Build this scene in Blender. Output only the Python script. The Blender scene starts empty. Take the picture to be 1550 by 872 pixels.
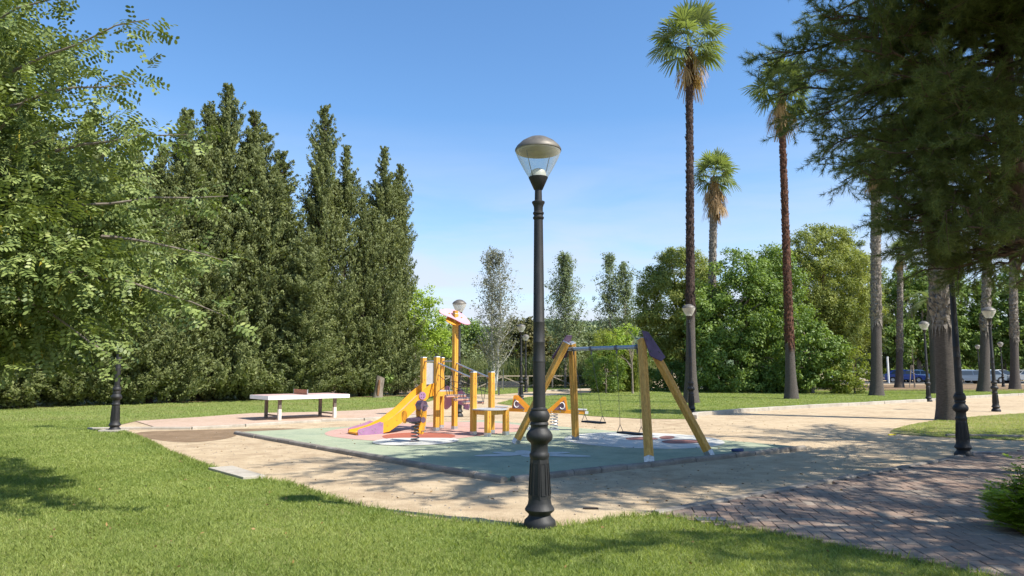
import bpy, bmesh, math, random
import numpy as np
from mathutils import Vector, Matrix
R = math.radians
C = bpy.context.scene.collection
rng = np.random.default_rng(11)
random.seed(5)

# ------------------------------------------------------------------ camera, sky, sun, exposure
cam_d = bpy.data.cameras.new('camera'); cam = bpy.data.objects.new('camera', cam_d); C.objects.link(cam)
bpy.context.scene.camera = cam
PITCH = R(6.47)
cam.location = (0, 0, 1.6); cam.rotation_euler = (R(90) + PITCH, 0, 0)
cam_d.sensor_width = 36; cam_d.lens = 36 * 1076 / 1550; cam_d.clip_end = 3000; cam_d.clip_start = .05
SUN_EL, SUN_AZ = 50, 28            # elevation; degrees behind the +X axis
S = Vector((math.cos(R(SUN_AZ)) * math.cos(R(SUN_EL)), -math.sin(R(SUN_AZ)) * math.cos(R(SUN_EL)), math.sin(R(SUN_EL))))
world = bpy.data.worlds.new('World'); bpy.context.scene.world = world; world.use_nodes = True
wt = world.node_tree; wt.nodes.clear()
sky = wt.nodes.new('ShaderNodeTexSky'); sky.sky_type = 'NISHITA'; sky.sun_disc = False
sky.sun_elevation = R(SUN_EL); sky.sun_rotation = math.atan2(S.x, S.y); sky.air_density = 1.0; sky.dust_density = .3; sky.ozone_density = 3.0; sky.altitude = 100
bg = wt.nodes.new('ShaderNodeBackground'); bg.inputs[1].default_value = .128
wo = wt.nodes.new('ShaderNodeOutputWorld')
tc = wt.nodes.new('ShaderNodeTexCoord')
sep = wt.nodes.new('ShaderNodeSeparateXYZ'); wt.links.new(tc.outputs['Generated'], sep.inputs[0])
# thin streaky cloud low over the horizon
mp = wt.nodes.new('ShaderNodeMapping'); mp.inputs['Scale'].default_value = (1.6, 1.6, 9)
mp.inputs['Rotation'].default_value = (R(6), 0, 0)
wt.links.new(tc.outputs['Generated'], mp.inputs[0])
nz = wt.nodes.new('ShaderNodeTexNoise'); nz.inputs['Scale'].default_value = 2.2; nz.inputs['Detail'].default_value = 7; nz.inputs['Roughness'].default_value = .55
nz.inputs['Distortion'].default_value = .4
wt.links.new(mp.outputs[0], nz.inputs['Vector'])
cr = wt.nodes.new('ShaderNodeValToRGB'); cr.color_ramp.elements[0].position = .33; cr.color_ramp.elements[1].position = .62
wt.links.new(nz.outputs[0], cr.inputs[0])
hr = wt.nodes.new('ShaderNodeValToRGB')
hr.color_ramp.elements[0].position = .0; hr.color_ramp.elements[0].color = (1, 1, 1, 1)
hr.color_ramp.elements[1].position = .34; hr.color_ramp.elements[1].color = (0, 0, 0, 1)
e = hr.color_ramp.elements.new(.13); e.color = (.85, .85, .85, 1)
e = hr.color_ramp.elements.new(.20); e.color = (.42, .42, .42, 1)
wt.links.new(sep.outputs[2], hr.inputs[0])
mm = wt.nodes.new('ShaderNodeMath'); mm.operation = 'MULTIPLY'
cb = wt.nodes.new('ShaderNodeMapRange'); cb.inputs['To Min'].default_value = .28; wt.links.new(cr.outputs[0], cb.inputs['Value']); wt.links.new(cb.outputs[0], mm.inputs[0]); wt.links.new(hr.outputs[0], mm.inputs[1])
mm2 = wt.nodes.new('ShaderNodeMath'); mm2.operation = 'MULTIPLY'; mm2.inputs[1].default_value = .95
wt.links.new(mm.outputs[0], mm2.inputs[0])
hs = wt.nodes.new('ShaderNodeHueSaturation'); hs.inputs['Saturation'].default_value = 1.16; hs.inputs['Value'].default_value = 1.0
wt.links.new(sky.outputs[0], hs.inputs['Color'])
mx = wt.nodes.new('ShaderNodeMix'); mx.data_type = 'RGBA'
wt.links.new(mm2.outputs[0], mx.inputs['Factor']); wt.links.new(hs.outputs[0], mx.inputs['A'])
mx.inputs['B'].default_value = (3.5, 3.7, 4.3, 1)
wt.links.new(mx.outputs['Result'], bg.inputs[0]); wt.links.new(bg.outputs[0], wo.inputs[0])
sun_d = bpy.data.lights.new('sun', 'SUN'); sun_d.energy = 4.6; sun_d.angle = R(.53); sun_d.color = (1, .95, .86)
sun = bpy.data.objects.new('sun', sun_d); C.objects.link(sun); sun.rotation_euler = S.to_track_quat('Z', 'Y').to_euler()
vs = bpy.context.scene.view_settings
vs.view_transform = 'Standard'; vs.look = 'None'; vs.gamma = 1; vs.exposure = .82
bpy.context.scene.cycles.max_bounces = 8
bpy.context.scene.cycles.transparent_max_bounces = 24

# ------------------------------------------------------------------ photo geometry -> world coordinates
F = 1076.; cp, sp_ = math.cos(PITCH), math.sin(PITCH)
def ray(px, py):
    a = (px - 775) / F; b = (436 - py) / F
    return Vector((a, cp - b * sp_, sp_ + b * cp))
def G(px, py, z=0.):
    d = ray(px, py); t = (z - 1.6) / d.z; return Vector((d.x * t, d.y * t, z))
def P(px, py, Y):
    d = ray(px, py); t = Y / d.y; return Vector((d.x * t, Y, 1.6 + d.z * t))
def XY(l): return [(p.x, p.y) for p in (G(*q) for q in l)]

# ------------------------------------------------------------------ materials
M = {}
def mat(name, c1, c2=None, scale=4., rough=.8, bump=0., bscale=None, metal=0., detail=5., lo=.35, hi=.65, stretch=None, trans=None, spec=None, c3=None, attr=False, dist=0.):
    m = bpy.data.materials.new(name); m.use_nodes = True; t = m.node_tree; t.nodes.clear()
    out = t.nodes.new('ShaderNodeOutputMaterial'); b = t.nodes.new('ShaderNodeBsdfPrincipled')
    b.inputs['Roughness'].default_value = rough; b.inputs['Metallic'].default_value = metal
    if spec is not None: b.inputs['Specular IOR Level'].default_value = spec
    tc = t.nodes.new('ShaderNodeTexCoord'); mpn = t.nodes.new('ShaderNodeMapping')
    if stretch: mpn.inputs['Scale'].default_value = stretch
    t.links.new(tc.outputs['Object'], mpn.inputs[0])
    col = None
    if c2 is not None:
        n = t.nodes.new('ShaderNodeTexNoise'); n.inputs['Scale'].default_value = scale; n.inputs['Detail'].default_value = detail; n.inputs['Roughness'].default_value = .6
        n.inputs['Distortion'].default_value = dist
        t.links.new(mpn.outputs[0], n.inputs['Vector'])
        fac = n.outputs[0]
        if attr:
            a = t.nodes.new('ShaderNodeAttribute'); a.attribute_name = 'v'
            ad = t.nodes.new('ShaderNodeMath'); ad.operation = 'MULTIPLY_ADD'; ad.inputs[1].default_value = .55
            sc = t.nodes.new('ShaderNodeMath'); sc.operation = 'MULTIPLY'; sc.inputs[1].default_value = .45
            t.links.new(n.outputs[0], sc.inputs[0]); t.links.new(a.outputs['Fac'], ad.inputs[0]); t.links.new(sc.outputs[0], ad.inputs[2]); fac = ad.outputs[0]
        r = t.nodes.new('ShaderNodeValToRGB'); r.color_ramp.elements[0].position = lo; r.color_ramp.elements[1].position = hi
        r.color_ramp.elements[0].color = (*c1, 1); r.color_ramp.elements[1].color = (*c2, 1)
        if c3 is not None:
            e = r.color_ramp.elements.new(min(1, hi + .18)); e.color = (*c3, 1)
        t.links.new(fac, r.inputs[0]); col = r.outputs[0]; t.links.new(col, b.inputs['Base Color'])
    else: b.inputs['Base Color'].default_value = (*c1, 1)
    if bump:
        n2 = t.nodes.new('ShaderNodeTexNoise'); n2.inputs['Scale'].default_value = bscale or scale * 6; n2.inputs['Detail'].default_value = 4
        t.links.new(mpn.outputs[0], n2.inputs['Vector'])
        bp = t.nodes.new('ShaderNodeBump'); bp.inputs['Strength'].default_value = min(1, bump * 3); bp.inputs['Distance'].default_value = .02 * bump * 3
        t.links.new(n2.outputs[0], bp.inputs['Height']); t.links.new(bp.outputs[0], b.inputs['Normal'])
    last = b.outputs[0]
    if trans:
        tr = t.nodes.new('ShaderNodeBsdfTranslucent'); mxs = t.nodes.new('ShaderNodeMixShader'); mxs.inputs[0].default_value = trans
        if col is not None:
            g = t.nodes.new('ShaderNodeMix'); g.data_type = 'RGBA'; g.blend_type = 'MULTIPLY'; g.inputs['Factor'].default_value = 1
            g.inputs['B'].default_value = (1.5, 1.5, .6, 1); t.links.new(col, g.inputs['A']); t.links.new(g.outputs['Result'], tr.inputs[0])
        else: tr.inputs[0].default_value = (*c1, 1)
        t.links.new(b.outputs[0], mxs.inputs[1]); t.links.new(tr.outputs[0], mxs.inputs[2]); last = mxs.outputs[0]
    t.links.new(last, out.inputs[0]); M[name] = m; return m
def fol(name, a, b, trans=.3, rough=.5, c3=None, scale=.8, lo=.25, hi=.75):
    return mat(name, a, b, scale=scale, rough=rough, trans=trans, attr=True, c3=c3, lo=lo, hi=hi, spec=.3)

fol('carob_leaf', (.075, .112, .028), (.265, .32, .095), .16, .5, c3=(.43, .43, .18), lo=.3, hi=.68)
fol('carob_pod', (.32, .25, .03), (.5, .42, .06), .15)
fol('cypress_leaf', (.080, .104, .034), (.25, .275, .10), .25, .6, c3=(.29, .235, .12), scale=.5)
fol('pine_needle', (.085, .120, .035), (.18, .225, .070), .35, .5)
fol('far_pine_leaf', (.135, .175, .036), (.33, .36, .10), .32, .6, scale=.3)
fol('broad_leaf', (.080, .138, .026), (.23, .32, .07), .32, .5, scale=.3)
fol('bright_leaf', (.18, .27, .03), (.38, .48, .08), .4, .5, scale=.4)
fol('poplar_leaf', (.11, .15, .075), (.28, .33, .19), .3, .5)
fol('birch_leaf', (.13, .14, .095), (.28, .28, .22), .3, .5)
fol('willow_leaf', (.10, .14, .06), (.24, .28, .13), .3, .5)
fol('olive_brown_leaf', (.07, .085, .03), (.19, .17, .06), .3, .5)
fol('bamboo_leaf', (.13, .17, .025), (.32, .36, .07), .4, .5)
fol('hill_leaf', (.075, .11, .055), (.15, .19, .10), .1, .7, scale=.1)  # paler, bluer leaf colour stands in for distance haze on the hill
fol('reed_leaf', (.10, .14, .05), (.28, .29, .13), .3, .5)
fol('palm_green', (.085, .125, .040), (.25, .30, .13), .35, .4)
fol('palm_dead', (.20, .12, .05), (.46, .32, .17), .25, .7)
fol('shrub_leaf', (.20, .28, .03), (.45, .55, .08), .45, .45, scale=3)
fol('grass_blade', (.15, .215, .040), (.37, .42, .13), .38, .5, c3=(.52, .48, .26), scale=.9, lo=.25, hi=.72)
fol('litter', (.12, .07, .03), (.35, .22, .08), .1)
mat('bark_dark', (.020, .014, .011), (.080, .047, .034), scale=14, bump=.5, bscale=30, rough=.95)
mat('bark_red', (.035, .018, .012), (.145, .058, .030), scale=9, bump=.5, bscale=30, rough=.95)
mat('bark_grey', (.10, .085, .07), (.30, .26, .21), scale=9, bump=.5, bscale=25, rough=.95)
mat('bark_base', (.055, .046, .039), (.12, .10, .086), scale=10, bump=.3, bscale=40, rough=.95, stretch=(1, 1, 6))
mat('bark_pine', (.05, .035, .025), (.14, .09, .06), scale=10, bump=.5, bscale=20, rough=.95, stretch=(1, 1, .4))
mat('bark_tree', (.14, .11, .085), (.28, .23, .18), scale=8, bump=.3, bscale=20, rough=.9, stretch=(1, 1, .4))
mat('bark_white', (.30, .29, .26), (.55, .54, .50), scale=3, bump=.1, rough=.8)
mat('bark_branch', (.10, .075, .055), (.20, .16, .12), scale=8, rough=.9)
mat('cut_wood', (.45, .33, .2), (.62, .5, .33), scale=5, rough=.8, stretch=(1, 1, .2))
mat('rot_wood', (.10, .045, .02), (.34, .17, .08), scale=7, rough=.9, stretch=(1, 1, .25), bump=.3)
def ground_mat(name, base, dark, light, grain=60., big=.35, bump=.4):
    m = bpy.data.materials.new(name); m.use_nodes = True; t = m.node_tree; b = t.nodes['Principled BSDF']; b.inputs['Roughness'].default_value = .95
    b.inputs['Specular IOR Level'].default_value = .15
    tc = t.nodes.new('ShaderNodeTexCoord')
    def noise(s, d=5, r=.6, mp=None):
        n = t.nodes.new('ShaderNodeTexNoise'); n.inputs['Scale'].default_value = s; n.inputs['Detail'].default_value = d; n.inputs['Roughness'].default_value = r
        if mp:
            q = t.nodes.new('ShaderNodeMapping'); q.inputs['Scale'].default_value = mp; t.links.new(tc.outputs['Object'], q.inputs[0]); t.links.new(q.outputs[0], n.inputs['Vector'])
        else: t.links.new(tc.outputs['Object'], n.inputs['Vector'])
        return n
    def ramp(src, p0, p1, c0, c1):
        r = t.nodes.new('ShaderNodeValToRGB'); r.color_ramp.elements[0].position = p0; r.color_ramp.elements[1].position = p1
        r.color_ramp.elements[0].color = (*c0, 1); r.color_ramp.elements[1].color = (*c1, 1); t.links.new(src, r.inputs[0]); return r
    n1 = noise(big, 6, .65); r1 = ramp(n1.outputs[0], .36, .62, dark, base)
    n2 = noise(2.3, 8, .75); r2 = ramp(n2.outputs[0], .42, .68, (0, 0, 0), (1, 1, 1))
    mxx = t.nodes.new('ShaderNodeMix'); mxx.data_type = 'RGBA'; t.links.new(r2.outputs[0], mxx.inputs['Factor']); t.links.new(r1.outputs[0], mxx.inputs['A']); mxx.inputs['B'].default_value = (*light, 1)
    n3 = noise(grain, 3, .8); r3 = ramp(n3.outputs[0], .32, .60, (.62, .6, .58), (1.08, 1.08, 1.08))
    m2 = t.nodes.new('ShaderNodeMix'); m2.data_type = 'RGBA'; m2.blend_type = 'MULTIPLY'; m2.inputs['Factor'].default_value = .75
    t.links.new(mxx.outputs['Result'], m2.inputs['A']); t.links.new(r3.outputs[0], m2.inputs['B']); t.links.new(m2.outputs['Result'], b.inputs['Base Color'])
    ad = t.nodes.new('ShaderNodeMath'); ad.operation = 'ADD'; t.links.new(n2.outputs[0], ad.inputs[0]); t.links.new(n3.outputs[0], ad.inputs[1])
    bp = t.nodes.new('ShaderNodeBump'); bp.inputs['Strength'].default_value = bump; bp.inputs['Distance'].default_value = .02
    t.links.new(ad.outputs[0], bp.inputs['Height']); t.links.new(bp.outputs[0], b.inputs['Normal']); M[name] = m; return m
ground_mat('sand', (.51, .395, .255), (.38, .28, .175), (.61, .485, .32), grain=55, bump=.7)
ground_mat('pad_sand', (.49, .355, .265), (.42, .30, .215), (.56, .42, .32), grain=70)
ground_mat('soil', (.22, .15, .09), (.16, .11, .065), (.30, .21, .13), grain=40)
ground_mat('lawn_soil', (.17, .22, .055), (.24, .225, .085), (.15, .20, .05), grain=90, big=.25)
ground_mat('dry_lawn', (.24, .23, .09), (.32, .25, .12), (.13, .18, .04), grain=90, big=.3)
ground_mat('rubber_green', (.335, .375, .25), (.26, .31, .22), (.40, .42, .29), grain=110, big=.7, bump=.2)
ground_mat('rubber_pink', (.50, .31, .25), (.45, .28, .23), (.55, .36, .30), grain=150, big=.6, bump=.12)
ground_mat('rubber_red', (.36, .115, .075), (.32, .10, .065), (.39, .135, .09), grain=150, big=.6, bump=.12)
ground_mat('rubber_cream', (.56, .55, .49), (.49, .49, .44), (.62, .60, .54), grain=150, big=.6, bump=.12)
ground_mat('rubber_brown', (.26, .13, .11), (.23, .115, .10), (.29, .15, .13), grain=150, big=.6, bump=.12)
ground_mat('concrete', (.44, .40, .33), (.33, .29, .235), (.50, .46, .39), grain=80, big=1.5, bump=.2)
ground_mat('kerb_stone', (.27, .24, .20), (.19, .165, .14), (.33, .30, .26), grain=80, big=1.5, bump=.25)
ground_mat('mortar', (.20, .16, .12), (.13, .10, .08), (.26, .21, .16), grain=80, big=1.2, bump=.3)
ground_mat('asphalt', (.11, .11, .11), (.08, .08, .08), (.14, .14, .135), grain=80)
def brick_mat():
    m = bpy.data.materials.new('paver'); m.use_nodes = True; t = m.node_tree; b = t.nodes['Principled BSDF']; b.inputs['Roughness'].default_value = .9
    b.inputs['Specular IOR Level'].default_value = .2
    a = t.nodes.new('ShaderNodeAttribute'); a.attribute_name = 'v'
    r = t.nodes.new('ShaderNodeValToRGB'); cr = r.color_ramp
    cr.elements[0].color = (.25, .175, .135, 1); cr.elements[1].color = (.34, .28, .22, 1)
    for p, c in ((.2, (.30, .21, .16)), (.45, (.26, .185, .14)), (.6, (.33, .24, .18)), (.8, (.235, .18, .145))):
        e = cr.elements.new(p); e.color = (*c, 1)
    cr.interpolation = 'LINEAR'; t.links.new(a.outputs['Fac'], r.inputs[0])
    tc = t.nodes.new('ShaderNodeTexCoord'); n = t.nodes.new('ShaderNodeTexNoise'); n.inputs['Scale'].default_value = 9; n.inputs['Detail'].default_value = 8; n.inputs['Roughness'].default_value = .7
    t.links.new(tc.outputs['Object'], n.inputs['Vector'])
    r2 = t.nodes.new('ShaderNodeValToRGB'); r2.color_ramp.elements[0].position = .3; r2.color_ramp.elements[1].position = .7
    r2.color_ramp.elements[0].color = (.6, .6, .6, 1); r2.color_ramp.elements[1].color = (1.15, 1.12, 1.08, 1); t.links.new(n.outputs[0], r2.inputs[0])
    x = t.nodes.new('ShaderNodeMix'); x.data_type = 'RGBA'; x.blend_type = 'MULTIPLY'; x.inputs['Factor'].default_value = .8
    t.links.new(r.outputs[0], x.inputs['A']); t.links.new(r2.outputs[0], x.inputs['B'])
    n5 = t.nodes.new('ShaderNodeTexNoise'); n5.inputs['Scale'].default_value = 1.1; n5.inputs['Detail'].default_value = 9; n5.inputs['Roughness'].default_value = .75; t.links.new(tc.outputs['Object'], n5.inputs['Vector'])
    r5 = t.nodes.new('ShaderNodeValToRGB'); r5.color_ramp.elements[0].position = .45; r5.color_ramp.elements[1].position = .68; r5.color_ramp.elements[1].color = (.75, .75, .75, 1); t.links.new(n5.outputs[0], r5.inputs[0])
    x5 = t.nodes.new('ShaderNodeMix'); x5.data_type = 'RGBA'; x5.inputs['B'].default_value = (.34, .27, .21, 1); t.links.new(r5.outputs[0], x5.inputs['Factor']); t.links.new(x.outputs['Result'], x5.inputs['A']); t.links.new(x5.outputs['Result'], b.inputs['Base Color'])
    bp = t.nodes.new('ShaderNodeBump'); bp.inputs['Strength'].default_value = .3; bp.inputs['Distance'].default_value = .01
    t.links.new(n.outputs[0], bp.inputs['Height']); t.links.new(bp.outputs[0], b.inputs['Normal']); M['paver'] = m
brick_mat()
mat('lamp_iron', (.010, .010, .010), (.028, .026, .024), scale=9, rough=.6, bump=.08, bscale=60, lo=.42, hi=.72, c3=(.10, .082, .066), stretch=(1, 1, .35))
mat('lamp_cap', (.10, .09, .075), (.17, .155, .13), scale=12, rough=.55, metal=.3)
mat('lamp_white', (.78, .76, .70), rough=.4)
mat('lamp_inner', (.42, .36, .26), (.55, .48, .36), scale=10, rough=.5)
mat('timber', (.52, .25, .03), (.76, .42, .055), scale=5, rough=.5, bump=.06, bscale=40, stretch=(6, 6, .5))
mat('timber_swing', (.46, .24, .04), (.68, .375, .075), scale=5, rough=.55, bump=.08, bscale=40, stretch=(6, 6, .5))
mat('slide_yellow', (.80, .33, .02), (.84, .38, .03), scale=4, rough=.35)
mat('orange_board', (.80, .30, .02), (.84, .36, .03), scale=4, rough=.4)
mat('slide_bed', (.62, .42, .26), (.70, .48, .30), scale=4, rough=.35)
mat('lilac', (.29, .155, .29), (.35, .20, .34), scale=5, rough=.5)
mat('pink_board', (.62, .31, .38), (.66, .36, .42), scale=3, rough=.5)
mat('plum', (.085, .05, .095), (.12, .075, .13), scale=5, rough=.55)
mat('plum_light', (.16, .09, .13), (.20, .12, .16), scale=5, rough=.5)
mat('galv', (.40, .42, .44), (.56, .58, .60), scale=25, rough=.38, metal=.75)
mat('galv_blue', (.26, .31, .36), (.36, .41, .47), scale=20, rough=.45, metal=.45)
mat('steel_dark', (.10, .10, .11), (.18, .18, .19), scale=20, rough=.5, metal=.6)
mat('grey_panel', (.36, .36, .36), (.42, .42, .42), scale=3, rough=.6)
mat('rubber_black', (.015, .015, .017), (.035, .035, .04), scale=20, rough=.7)
mat('rope', (.02, .02, .025), (.05, .05, .05), scale=60, rough=.9)
mat('step_red', (.50, .25, .18), (.60, .36, .28), scale=20, rough=.6)
mat('bolt', (.55, .20, .08), rough=.5)
mat('bolt_grey', (.5, .5, .5), rough=.4, metal=.7)
mat('white_paint', (.78, .77, .74), (.85, .84, .81), scale=6, rough=.5)
mat('tt_top', (.50, .33, .29), (.60, .42, .37), scale=4, rough=.7)
mat('tt_leg', (.13, .10, .08), (.18, .14, .115), scale=8, rough=.7)
mat('tt_white_leg', (.58, .54, .46), (.68, .64, .55), scale=10, rough=.7)
mat('rust', (.34, .13, .06), (.55, .27, .16), scale=14, rough=.8, c3=(.6, .45, .36), stretch=(1, 1, 3))
mat('fence_wood', (.26, .21, .16), (.36, .30, .23), scale=8, rough=.9)
mat('wire', (.10, .12, .11), (.16, .18, .17), scale=30, rough=.6, metal=.4)
mat('beige_wall', (.50, .43, .33), (.60, .52, .41), scale=1, rough=.9)
mat('white_wall', (.66, .64, .60), (.76, .74, .70), scale=1, rough=.9)
mat('roof_tile', (.36, .14, .08), (.48, .21, .12), scale=3, rough=.9)
mat('window_dark', (.03, .04, .05), rough=.15)
mat('tyre', (.02, .02, .02), rough=.9)
mat('rim', (.35, .36, .37), rough=.4, metal=.7)
for n_, c_ in (('car_blue', (.02, .05, .22)), ('car_paleblue', (.25, .36, .52)), ('car_slate', (.10, .14, .20)), ('car_silver', (.20, .24, .28)), ('car_dark', (.05, .055, .06)), ('car_white', (.35, .36, .36))):
    mat(n_, c_, rough=.25, metal=.2)
mat('headlight', (.7, .7, .68), rough=.2)
mat('yellow_peel', (.75, .62, .04), rough=.5)
mat('dark_bark_bit', (.04, .03, .025), rough=.9)
mat('blue_cloth', (.03, .05, .13), (.05, .08, .2), scale=10, rough=.8)
mat('paper', (.8, .8, .78), rough=.7)
def glass_mat(name, tint, clear, rough=.05, milk=0.):
    m = bpy.data.materials.new(name); m.use_nodes = True; t = m.node_tree; t.nodes.clear()
    o = t.nodes.new('ShaderNodeOutputMaterial'); tr = t.nodes.new('ShaderNodeBsdfTransparent'); tr.inputs[0].default_value = (*tint, 1)
    gl = t.nodes.new('ShaderNodeBsdfPrincipled'); gl.inputs['Roughness'].default_value = rough; gl.inputs['Base Color'].default_value = (.75, .75, .7, 1)
    fr = t.nodes.new('ShaderNodeLayerWeight'); fr.inputs[0].default_value = .35
    mr = t.nodes.new('ShaderNodeMapRange'); mr.inputs['To Min'].default_value = clear; mr.inputs['To Max'].default_value = min(1, clear + .55)
    t.links.new(fr.outputs['Facing'], mr.inputs['Value'])
    x = t.nodes.new('ShaderNodeMixShader'); t.links.new(mr.outputs[0], x.inputs[0]); t.links.new(tr.outputs[0], x.inputs[1]); t.links.new(gl.outputs[0], x.inputs[2]); t.links.new(x.outputs[0], o.inputs[0]); M[name] = m
glass_mat('lamp_glass', (.90, .92, .90), .10)
glass_mat('lamp_glass_milky', (.9, .9, .86), .38, .25)

# ------------------------------------------------------------------ mesh helpers
def link(o, parent=None):
    C.objects.link(o)
    if parent is not None: o.parent = parent
    return o
def tag(o, label=None, cat=None, group=None, kind=None):
    if label: o['label'] = label
    if cat: o['category'] = cat
    if group: o['group'] = group
    if kind: o['kind'] = kind
    return o
def empty(name, loc, rz=0., label=None, cat=None, group=None):
    o = bpy.data.objects.new(name, None); o.location = loc; o.rotation_euler = (0, 0, rz); o.empty_display_size = .2; C.objects.link(o)
    return tag(o, label, cat, group)
def npmesh(name, verts, k, m, parent=None, v=None, smooth=False):
    """verts: (nfaces*k, 3) array, every face has k own vertices"""
    verts = np.ascontiguousarray(verts, dtype=np.float32); nv = len(verts); nf = nv // k
    me = bpy.data.meshes.new(name); me.vertices.add(nv); me.vertices.foreach_set('co', verts.ravel())
    me.loops.add(nv); me.loops.foreach_set('vertex_index', np.arange(nv, dtype=np.int32))
    me.polygons.add(nf); me.polygons.foreach_set('loop_start', np.arange(0, nv, k, dtype=np.int32)); me.polygons.foreach_set('loop_total', np.full(nf, k, dtype=np.int32))
    me.materials.append(m)
    if v is not None:
        a = me.attributes.new('v', 'FLOAT', 'FACE'); a.data.foreach_set('value', np.ascontiguousarray(v, dtype=np.float32))
    me.update(calc_edges=True)
    o = bpy.data.objects.new(name, me); return link(o, parent)
class MB:
    def __init__(s): s.v = []; s.f = []; s.sm = []
    def add(s, vs_, fs, smooth=False):
        n = len(s.v); s.v += [tuple(q) for q in vs_]; s.f += [tuple(i + n for i in f) for f in fs]; s.sm += [smooth] * len(fs); return s
    def box(s, c, size, ax=None, ay=None, az=None):
        c = Vector(c); ax = Vector(ax or (1, 0, 0)).normalized(); ay = Vector(ay).normalized() if ay else None; az = Vector(az or (0, 0, 1)).normalized()
        if ay is None: ay = az.cross(ax).normalized()
        vs_ = [c + ax * (i * size[0] / 2) + ay * (j * size[1] / 2) + az * (k * size[2] / 2) for k in (-1, 1) for j in (-1, 1) for i in (-1, 1)]
        return s.add(vs_, [(0, 2, 3, 1), (4, 5, 7, 6), (0, 1, 5, 4), (2, 6, 7, 3), (0, 4, 6, 2), (1, 3, 7, 5)])
    def beam(s, a, b, w, h, up=(0, 0, 1)):
        a = Vector(a); b = Vector(b); d = (b - a); L = d.length; d.normalize(); side = Vector(up).cross(d)
        if side.length < 1e-3: side = Vector((1, 0, 0))
        side.normalize(); u = d.cross(side).normalized()
        return s.box((a + b) / 2, (L, w, h), d, side, u)
    def prism(s, pts, z0, z1, o=(0, 0, 0), ex=(1, 0, 0), ey=(0, 1, 0)):
        o = Vector(o); ex = Vector(ex).normalized(); ey = Vector(ey).normalized(); ez = ex.cross(ey); n = len(pts)
        vs_ = [o + ex * x + ey * y + ez * z for z in (z0, z1) for x, y in pts]
        return s.add(vs_, [tuple(range(n - 1, -1, -1)), tuple(range(n, 2 * n))] + [(i, (i + 1) % n, n + (i + 1) % n, n + i) for i in range(n)])
    def loft(s, a, b, prof, x=None, caps=True, smooth=False, prof2=None):
        a = Vector(a); b = Vector(b); d = (b - a).normalized(); x = Vector(x or (1, 0, 0)); x = (x - d * x.dot(d)).normalized(); y = d.cross(x); n = len(prof)
        vs_ = [a + x * p + y * q for p, q in prof] + [b + x * p + y * q for p, q in (prof2 or prof)]
        fs = [(i, (i + 1) % n, n + (i + 1) % n, n + i) for i in range(n)]
        if caps: fs += [tuple(range(n - 1, -1, -1)), tuple(range(n, 2 * n))]
        return s.add(vs_, fs, smooth)
    def tube(s, path, r, sides=8, caps=True):
        path = [Vector(p) for p in path]; n = len(path); r = [r] * n if not hasattr(r, '__len__') else list(r)
        t0 = (path[1] - path[0]).normalized(); x = t0.orthogonal().normalized(); vs_ = []
        for i, p in enumerate(path):
            t = (path[min(i + 1, n - 1)] - path[max(i - 1, 0)]).normalized(); x = (x - t * x.dot(t))
            x = x.normalized() if x.length > 1e-6 else t.orthogonal().normalized(); y = t.cross(x)
            vs_ += [p + (x * math.cos(a) + y * math.sin(a)) * r[i] for a in (2 * math.pi * k / sides for k in range(sides))]
        fs = [(i * sides + k, i * sides + (k + 1) % sides, (i + 1) * sides + (k + 1) % sides, (i + 1) * sides + k) for i in range(n - 1) for k in range(sides)]
        m0 = len(s.v); s.add(vs_, fs, True)
        if caps:
            s.f += [tuple(m0 + k for k in range(sides - 1, -1, -1)), tuple(m0 + (n - 1) * sides + k for k in range(sides))]; s.sm += [False, False]
        return s
    def lathe(s, prof, sides=24, c=(0, 0, 0), smooth=True, flute=None):
        c = Vector(c); vs_ = []
        for j, (r, z) in enumerate(prof):
            for k in range(sides):
                rr = r * (flute(k, z) if flute else 1); a = 2 * math.pi * k / sides
                vs_.append(c + Vector((rr * math.cos(a), rr * math.sin(a), z)))
        n = len(prof)
        fs = [(i * sides + k, i * sides + (k + 1) % sides, (i + 1) * sides + (k + 1) % sides, (i + 1) * sides + k) for i in range(n - 1) for k in range(sides)]
        return s.add(vs_, fs, smooth)
    def disc(s, c, nrm, r, th, sides=20, ry=None, ex=None):
        nrm = Vector(nrm).normalized(); ex = Vector(ex).normalized() if ex else nrm.orthogonal().normalized(); ey = nrm.cross(ex); ry = ry or r
        pts = [(r * math.cos(2 * math.pi * k / sides), ry * math.sin(2 * math.pi * k / sides)) for k in range(sides)]
        return s.prism(pts, -th / 2, th / 2, c, ex, ey)
    def build(s, name, m, parent=None, bevel=0., v=None):
        me = bpy.data.meshes.new(name); me.from_pydata(s.v, [], s.f); me.materials.append(m)
        me.polygons.foreach_set('use_smooth', s.sm)
        bm = bmesh.new(); bm.from_mesh(me); bmesh.ops.recalc_face_normals(bm, faces=bm.faces); bm.to_mesh(me); bm.free()
        if v is not None:
            a = me.attributes.new('v', 'FLOAT', 'FACE'); a.data.foreach_set('value', np.array(v, dtype=np.float32))
        if any(s.sm):
            try: me.set_sharp_from_angle(angle=R(38))
            except Exception: pass
        o = link(bpy.data.objects.new(name, me), parent)
        if bevel:
            b = o.modifiers.new('bevel', 'BEVEL'); b.width = bevel; b.segments = 2; b.limit_method = 'ANGLE'; b.angle_limit = R(40)
        return o
def copy_tree(o, parent=None):
    c = o.copy(); C.objects.link(c); c.parent = parent
    for ch in [q for q in bpy.data.objects if q.parent == o]:
        copy_tree(ch, c)
    return c
def nrm(a): return a / np.maximum(np.linalg.norm(a, axis=1, keepdims=True), 1e-9)
def rvec(n): return nrm(rng.normal(size=(n, 3)))
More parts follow.
